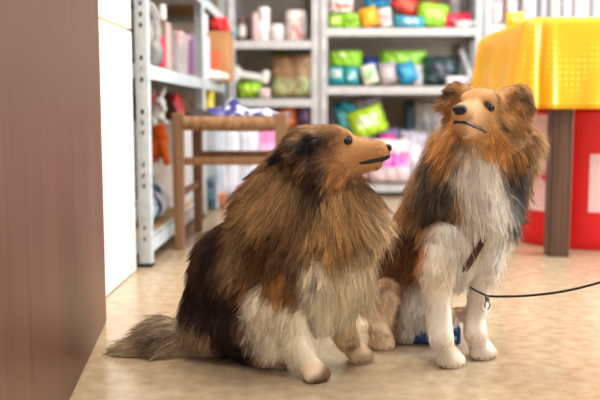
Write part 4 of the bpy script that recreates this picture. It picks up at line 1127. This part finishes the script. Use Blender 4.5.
crumple('bandana', st.location.x+.012, st.location.y-.02, zt_+.002, .158, .12, [(-.035, 0, .030, .040, .05), (.0, -.03, .016, .03, .04), (.07, -.02, .014, .06, .05), (-.09, 0, .012, .03, .04)], M_BAND, 'blue and white patterned bandana crumpled on the stool', 'bandana', 4, .022)
crumple('dark_cap', st.location.x-.125, st.location.y-.12, zt_+.002, .055, .06, [(0, 0, .016, .04, .04)], mat('dark_felt', (58, 44, 46), .9), 'flat dark brown cloth at the left edge of the stool seat', 'cloth', 2, .005)

# ------------------------------------------------------------------ table with yellow oilcloth
M_TW = wood_mat('table_wood', (62, 38, 24), (82, 54, 36), (102, 72, 50), .45)
TX0, TY0, TX1, TY1 = .665, 2.70, 2.0, 3.50
TZ = W(531, 18, TY0).z - .003
tb = empty('table', ((TX0+TX1)/2, (TY0+TY1)/2, 0))
tw, td_ = (TX1-TX0)/2, (TY1-TY0)/2
bm = bmesh.new(); box(bm, -tw, tw, -td_, td_, TZ-.025, TZ, bev=.003); from_bm('tabletop', bm, M_TW, tb)
lx = W(556, 257, TY0+.045).x - tb.location.x
for sx, px_ in ((-1, lx), (1, -lx)):
    for sy in (-1, 1):
        bm = bmesh.new(); box(bm, px_-.034, px_+.034, sy*(td_-.045)-.034, sy*(td_-.045)+.034, 0, TZ-.026, bev=.004); from_bm('leg', bm, M_TW, tb)
bm = bmesh.new()
for sy in (-1, 1): box(bm, lx+.035, -lx-.035, sy*(td_-.045)-.012, sy*(td_-.045)+.012, TZ-.12, TZ-.026)
for sx in (-1, 1): box(bm, sx*-lx-.012, sx*-lx+.012, -td_+.08, td_-.08, TZ-.12, TZ-.026)
from_bm('apron', bm, M_TW, tb)
tag(tb, 'dark wooden table under the yellow cloth at right', 'table')

def oilcloth():
    m = bpy.data.materials.new('yellow_oilcloth'); m.use_nodes = True; nt = m.node_tree; b = nt.nodes['Principled BSDF']
    tc = nt.nodes.new('ShaderNodeTexCoord'); v = nt.nodes.new('ShaderNodeTexVoronoi'); v.inputs['Scale'].default_value = 52; v.inputs['Randomness'].default_value = 0
    nt.links.new(tc.outputs['Object'], v.inputs['Vector'])
    r = nt.nodes.new('ShaderNodeValToRGB'); r.color_ramp.elements[0].position = .22; r.color_ramp.elements[1].position = .32
    r.color_ramp.elements[0].color = (*lin((250, 204, 60)), 1); r.color_ramp.elements[1].color = (*lin((242, 172, 4)), 1)
    nt.links.new(v.outputs['Distance'], r.inputs['Fac']); nt.links.new(r.outputs['Color'], b.inputs['Base Color'])
    b.inputs['Roughness'].default_value = .38; b.inputs['Coat Weight'].default_value = .08
    return m
def cloth_skirt():
    bm = bmesh.new()
    hx, hy, top = tw+.005, td_+.005, TZ+.003
    drop = TZ - W(580, 108, TY0-.01).z
    per = []   # (x, y, nx, ny, fold)
    def side(ax, ay, bx, by, nx, ny, n):
        for i in range(n):
            f = i/n; per.append((ax+(bx-ax)*f, ay+(by-ay)*f, nx, ny))
    q = .012
    side(-hx+q, -hy, hx-q, -hy, 0, -1, 120)
    for k in range(6): a = -PI/2+PI/2*k/6; per.append((hx-q+q*math.cos(a), -hy+q+q*math.sin(a), math.cos(a), math.sin(a)))
    side(hx, -hy+q, hx, hy-q, 1, 0, 70)
    for k in range(6): a = PI/2*k/6; per.append((hx-q+q*math.cos(a), hy-q+q*math.sin(a), math.cos(a), math.sin(a)))
    side(hx-q, hy, -hx+q, hy, 0, 1, 120)
    for k in range(6): a = PI/2+PI/2*k/6; per.append((-hx+q+q*math.cos(a), hy-q+q*math.sin(a), math.cos(a), math.sin(a)))
    side(-hx, hy-q, -hx, -hy+q, -1, 0, 70)
    for k in range(6): a = PI+PI/2*k/6; per.append((-hx+q+q*math.cos(a), -hy+q+q*math.sin(a), math.cos(a), math.sin(a)))
    n = len(per); rings = []
    for j in range(17):
        t = j/16; ring = []
        for (x, y, nx, ny) in per:
            s_ = x if abs(ny) > .5 else y
            # pleats gather at each corner
            dcx, dcy = abs(abs(x)-hx), abs(abs(y)-hy)
            dc = dcx+dcy
            pleat = .030*math.exp(-((dc-.010)/.016)**2) - .020*math.exp(-((dc-.042)/.012)**2) + .016*math.exp(-((dc-.066)/.012)**2)
            wave = .006*math.sin(s_*11+1)+.004*math.sin(s_*27)+.010*math.exp(-((dc-.20)/.03)**2)
            o = (.004 + .018*t) + (pleat*(.25+.75*t) + wave*t)
            z = top - .004 - (drop+.002*math.sin(s_*9))*t if j else top
            if j == 0: o = 0
            ring.append(bm.verts.new((x+nx*o, y+ny*o, z)))
        rings.append(ring)
    for a, b in zip(rings, rings[1:]):
        for k in range(n): bm.faces.new((a[k], a[(k+1) % n], b[(k+1) % n], b[k]))
    bm.faces.new(rings[0])
    o = from_bm('tablecloth', bm, oilcloth(), None, True); o.location = tb.location
    sol = o.modifiers.new('thick', 'SOLIDIFY'); sol.thickness = .0012; sol.offset = 1
    for p in o.data.polygons:
        if len(p.vertices) > 10: p.use_smooth = False
    tag(o, 'bright yellow dotted oilcloth hanging over the table at right', 'tablecloth')
cloth_skirt()
TT = TZ+.0045
pk(508, 11, 528, 19, 3.02, (248, 214, 60), (252, 232, 140), 'pale yellow packet lying on the table cloth', 'packet', z=TT, lay=1, d=.08)
bm = bmesh.new(); box(bm, -.05, .05, -.17, .17, 0, .012, bev=.002); o = from_bm('envelope', bm, mat('brown_paper', (178, 138, 104), .7), None); o.location = (TX0+.07, 3.24, TT); o.rotation_euler = (0, 0, .02)
tag(o, 'flat brown paper packet along the left edge of the table', 'paper packet')

# ------------------------------------------------------------------ red drum under the table
M_RED = mat('red_plastic', (226, 18, 26), .38)
bc = Vector((W(586, 250, 3.08).x, 3.10, 0)); br = .268
dr = empty('red_drum', bc)
bm = bmesh.new(); lathe(bm, [(br*.97, 0), (br*.985, .006), (br, .05), (br, .46), (br*1.012, .465), (br*1.012, .475), (br, .48), (br, .575)], 64); from_bm('drum_body', bm, M_RED, dr, True)
bm = bmesh.new(); lathe(bm, [(br*1.02, .576), (br*1.02, .60), (br*.9, .607)], 64); from_bm('lid', bm, M_RED, dr, True)
M_DL = mat('drum_label', (244, 206, 206), .5, rgb2=(222, 70, 84), scale=13, thresh=(.60, .66))
def dlabel(a0, a1, z0, z1, txt):
    bm = bmesh.new(); rr = br+.0012; N = 14
    v = [[bm.verts.new((rr*math.cos(math.radians(a0+(a1-a0)*k/N)), rr*math.sin(math.radians(a0+(a1-a0)*k/N)), z)) for k in range(N+1)] for z in (z0, z1)]
    for k in range(N): bm.faces.new((v[0][k], v[0][k+1], v[1][k+1], v[1][k]))
    from_bm('paper_label', bm, M_DL, dr, True)['label'] = txt
dlabel(203, 236, .125, .47, 'pinkish white label with red drawing')
dlabel(254, 312, .132, .33, 'pinkish white label with red drawing')
tag(dr, 'large red plastic drum with pinkish labels standing under the table', 'drum')
bm = bmesh.new(); box(bm, -.03, .03, -.04, .04, 0, .09, bev=.006); box(bm, -.025, .025, -.035, .035, .0905, .12, bev=.006)
o = from_bm('black_box', bm, mat('black_plastic', (36, 32, 34), .5)); o.location = G(509, 238) ; o.name = 'small_container'
tag(o, 'small black container on the floor left of the red drum', 'container')

# ------------------------------------------------------------------ blue slab on the floor behind the fore legs
M_BLUE = mat('blue_plastic', (20, 62, 132), .4)
b0 = G(434, 346)
bb_ = empty('blue_box', (b0.x, b0.y+.06, 0), -.03)
bm = bmesh.new(); box(bm, -.056, .058, -.05, .05, 0, .036, bev=.005); from_bm('body', bm, M_BLUE, bb_)
bm = bmesh.new()
ex, ez = .0375, .018
v = [bm.verts.new((ex+a*.011, -.0508, ez+b*.010)) for a, b in ((-1, -.7), (1, -.7), (1, -.1), (.3, .2), (.1, 1), (-.4, .9), (-.5, .1), (-1, -.1))]
bm.faces.new(v); r = bmesh.ops.extrude_face_region(bm, geom=bm.faces[:]); 
for g in r['geom']:
    if isinstance(g, bmesh.types.BMVert): g.co.y -= .0008
from_bm('emblem', bm, mat('pale_emblem', (176, 196, 222), .5), bb_)['label'] = 'pale emblem on the front'
tag(bb_, 'low blue box on the floor behind the fore legs of the right dog', 'box')

# ------------------------------------------------------------------ view
sc.view_settings.view_transform = 'Standard'; sc.view_settings.look = 'None'
sc.view_settings.gamma = 1; sc.view_settings.use_curve_mapping = False
sc.view_settings.exposure = 0.50
bpy.context.view_layer.update()
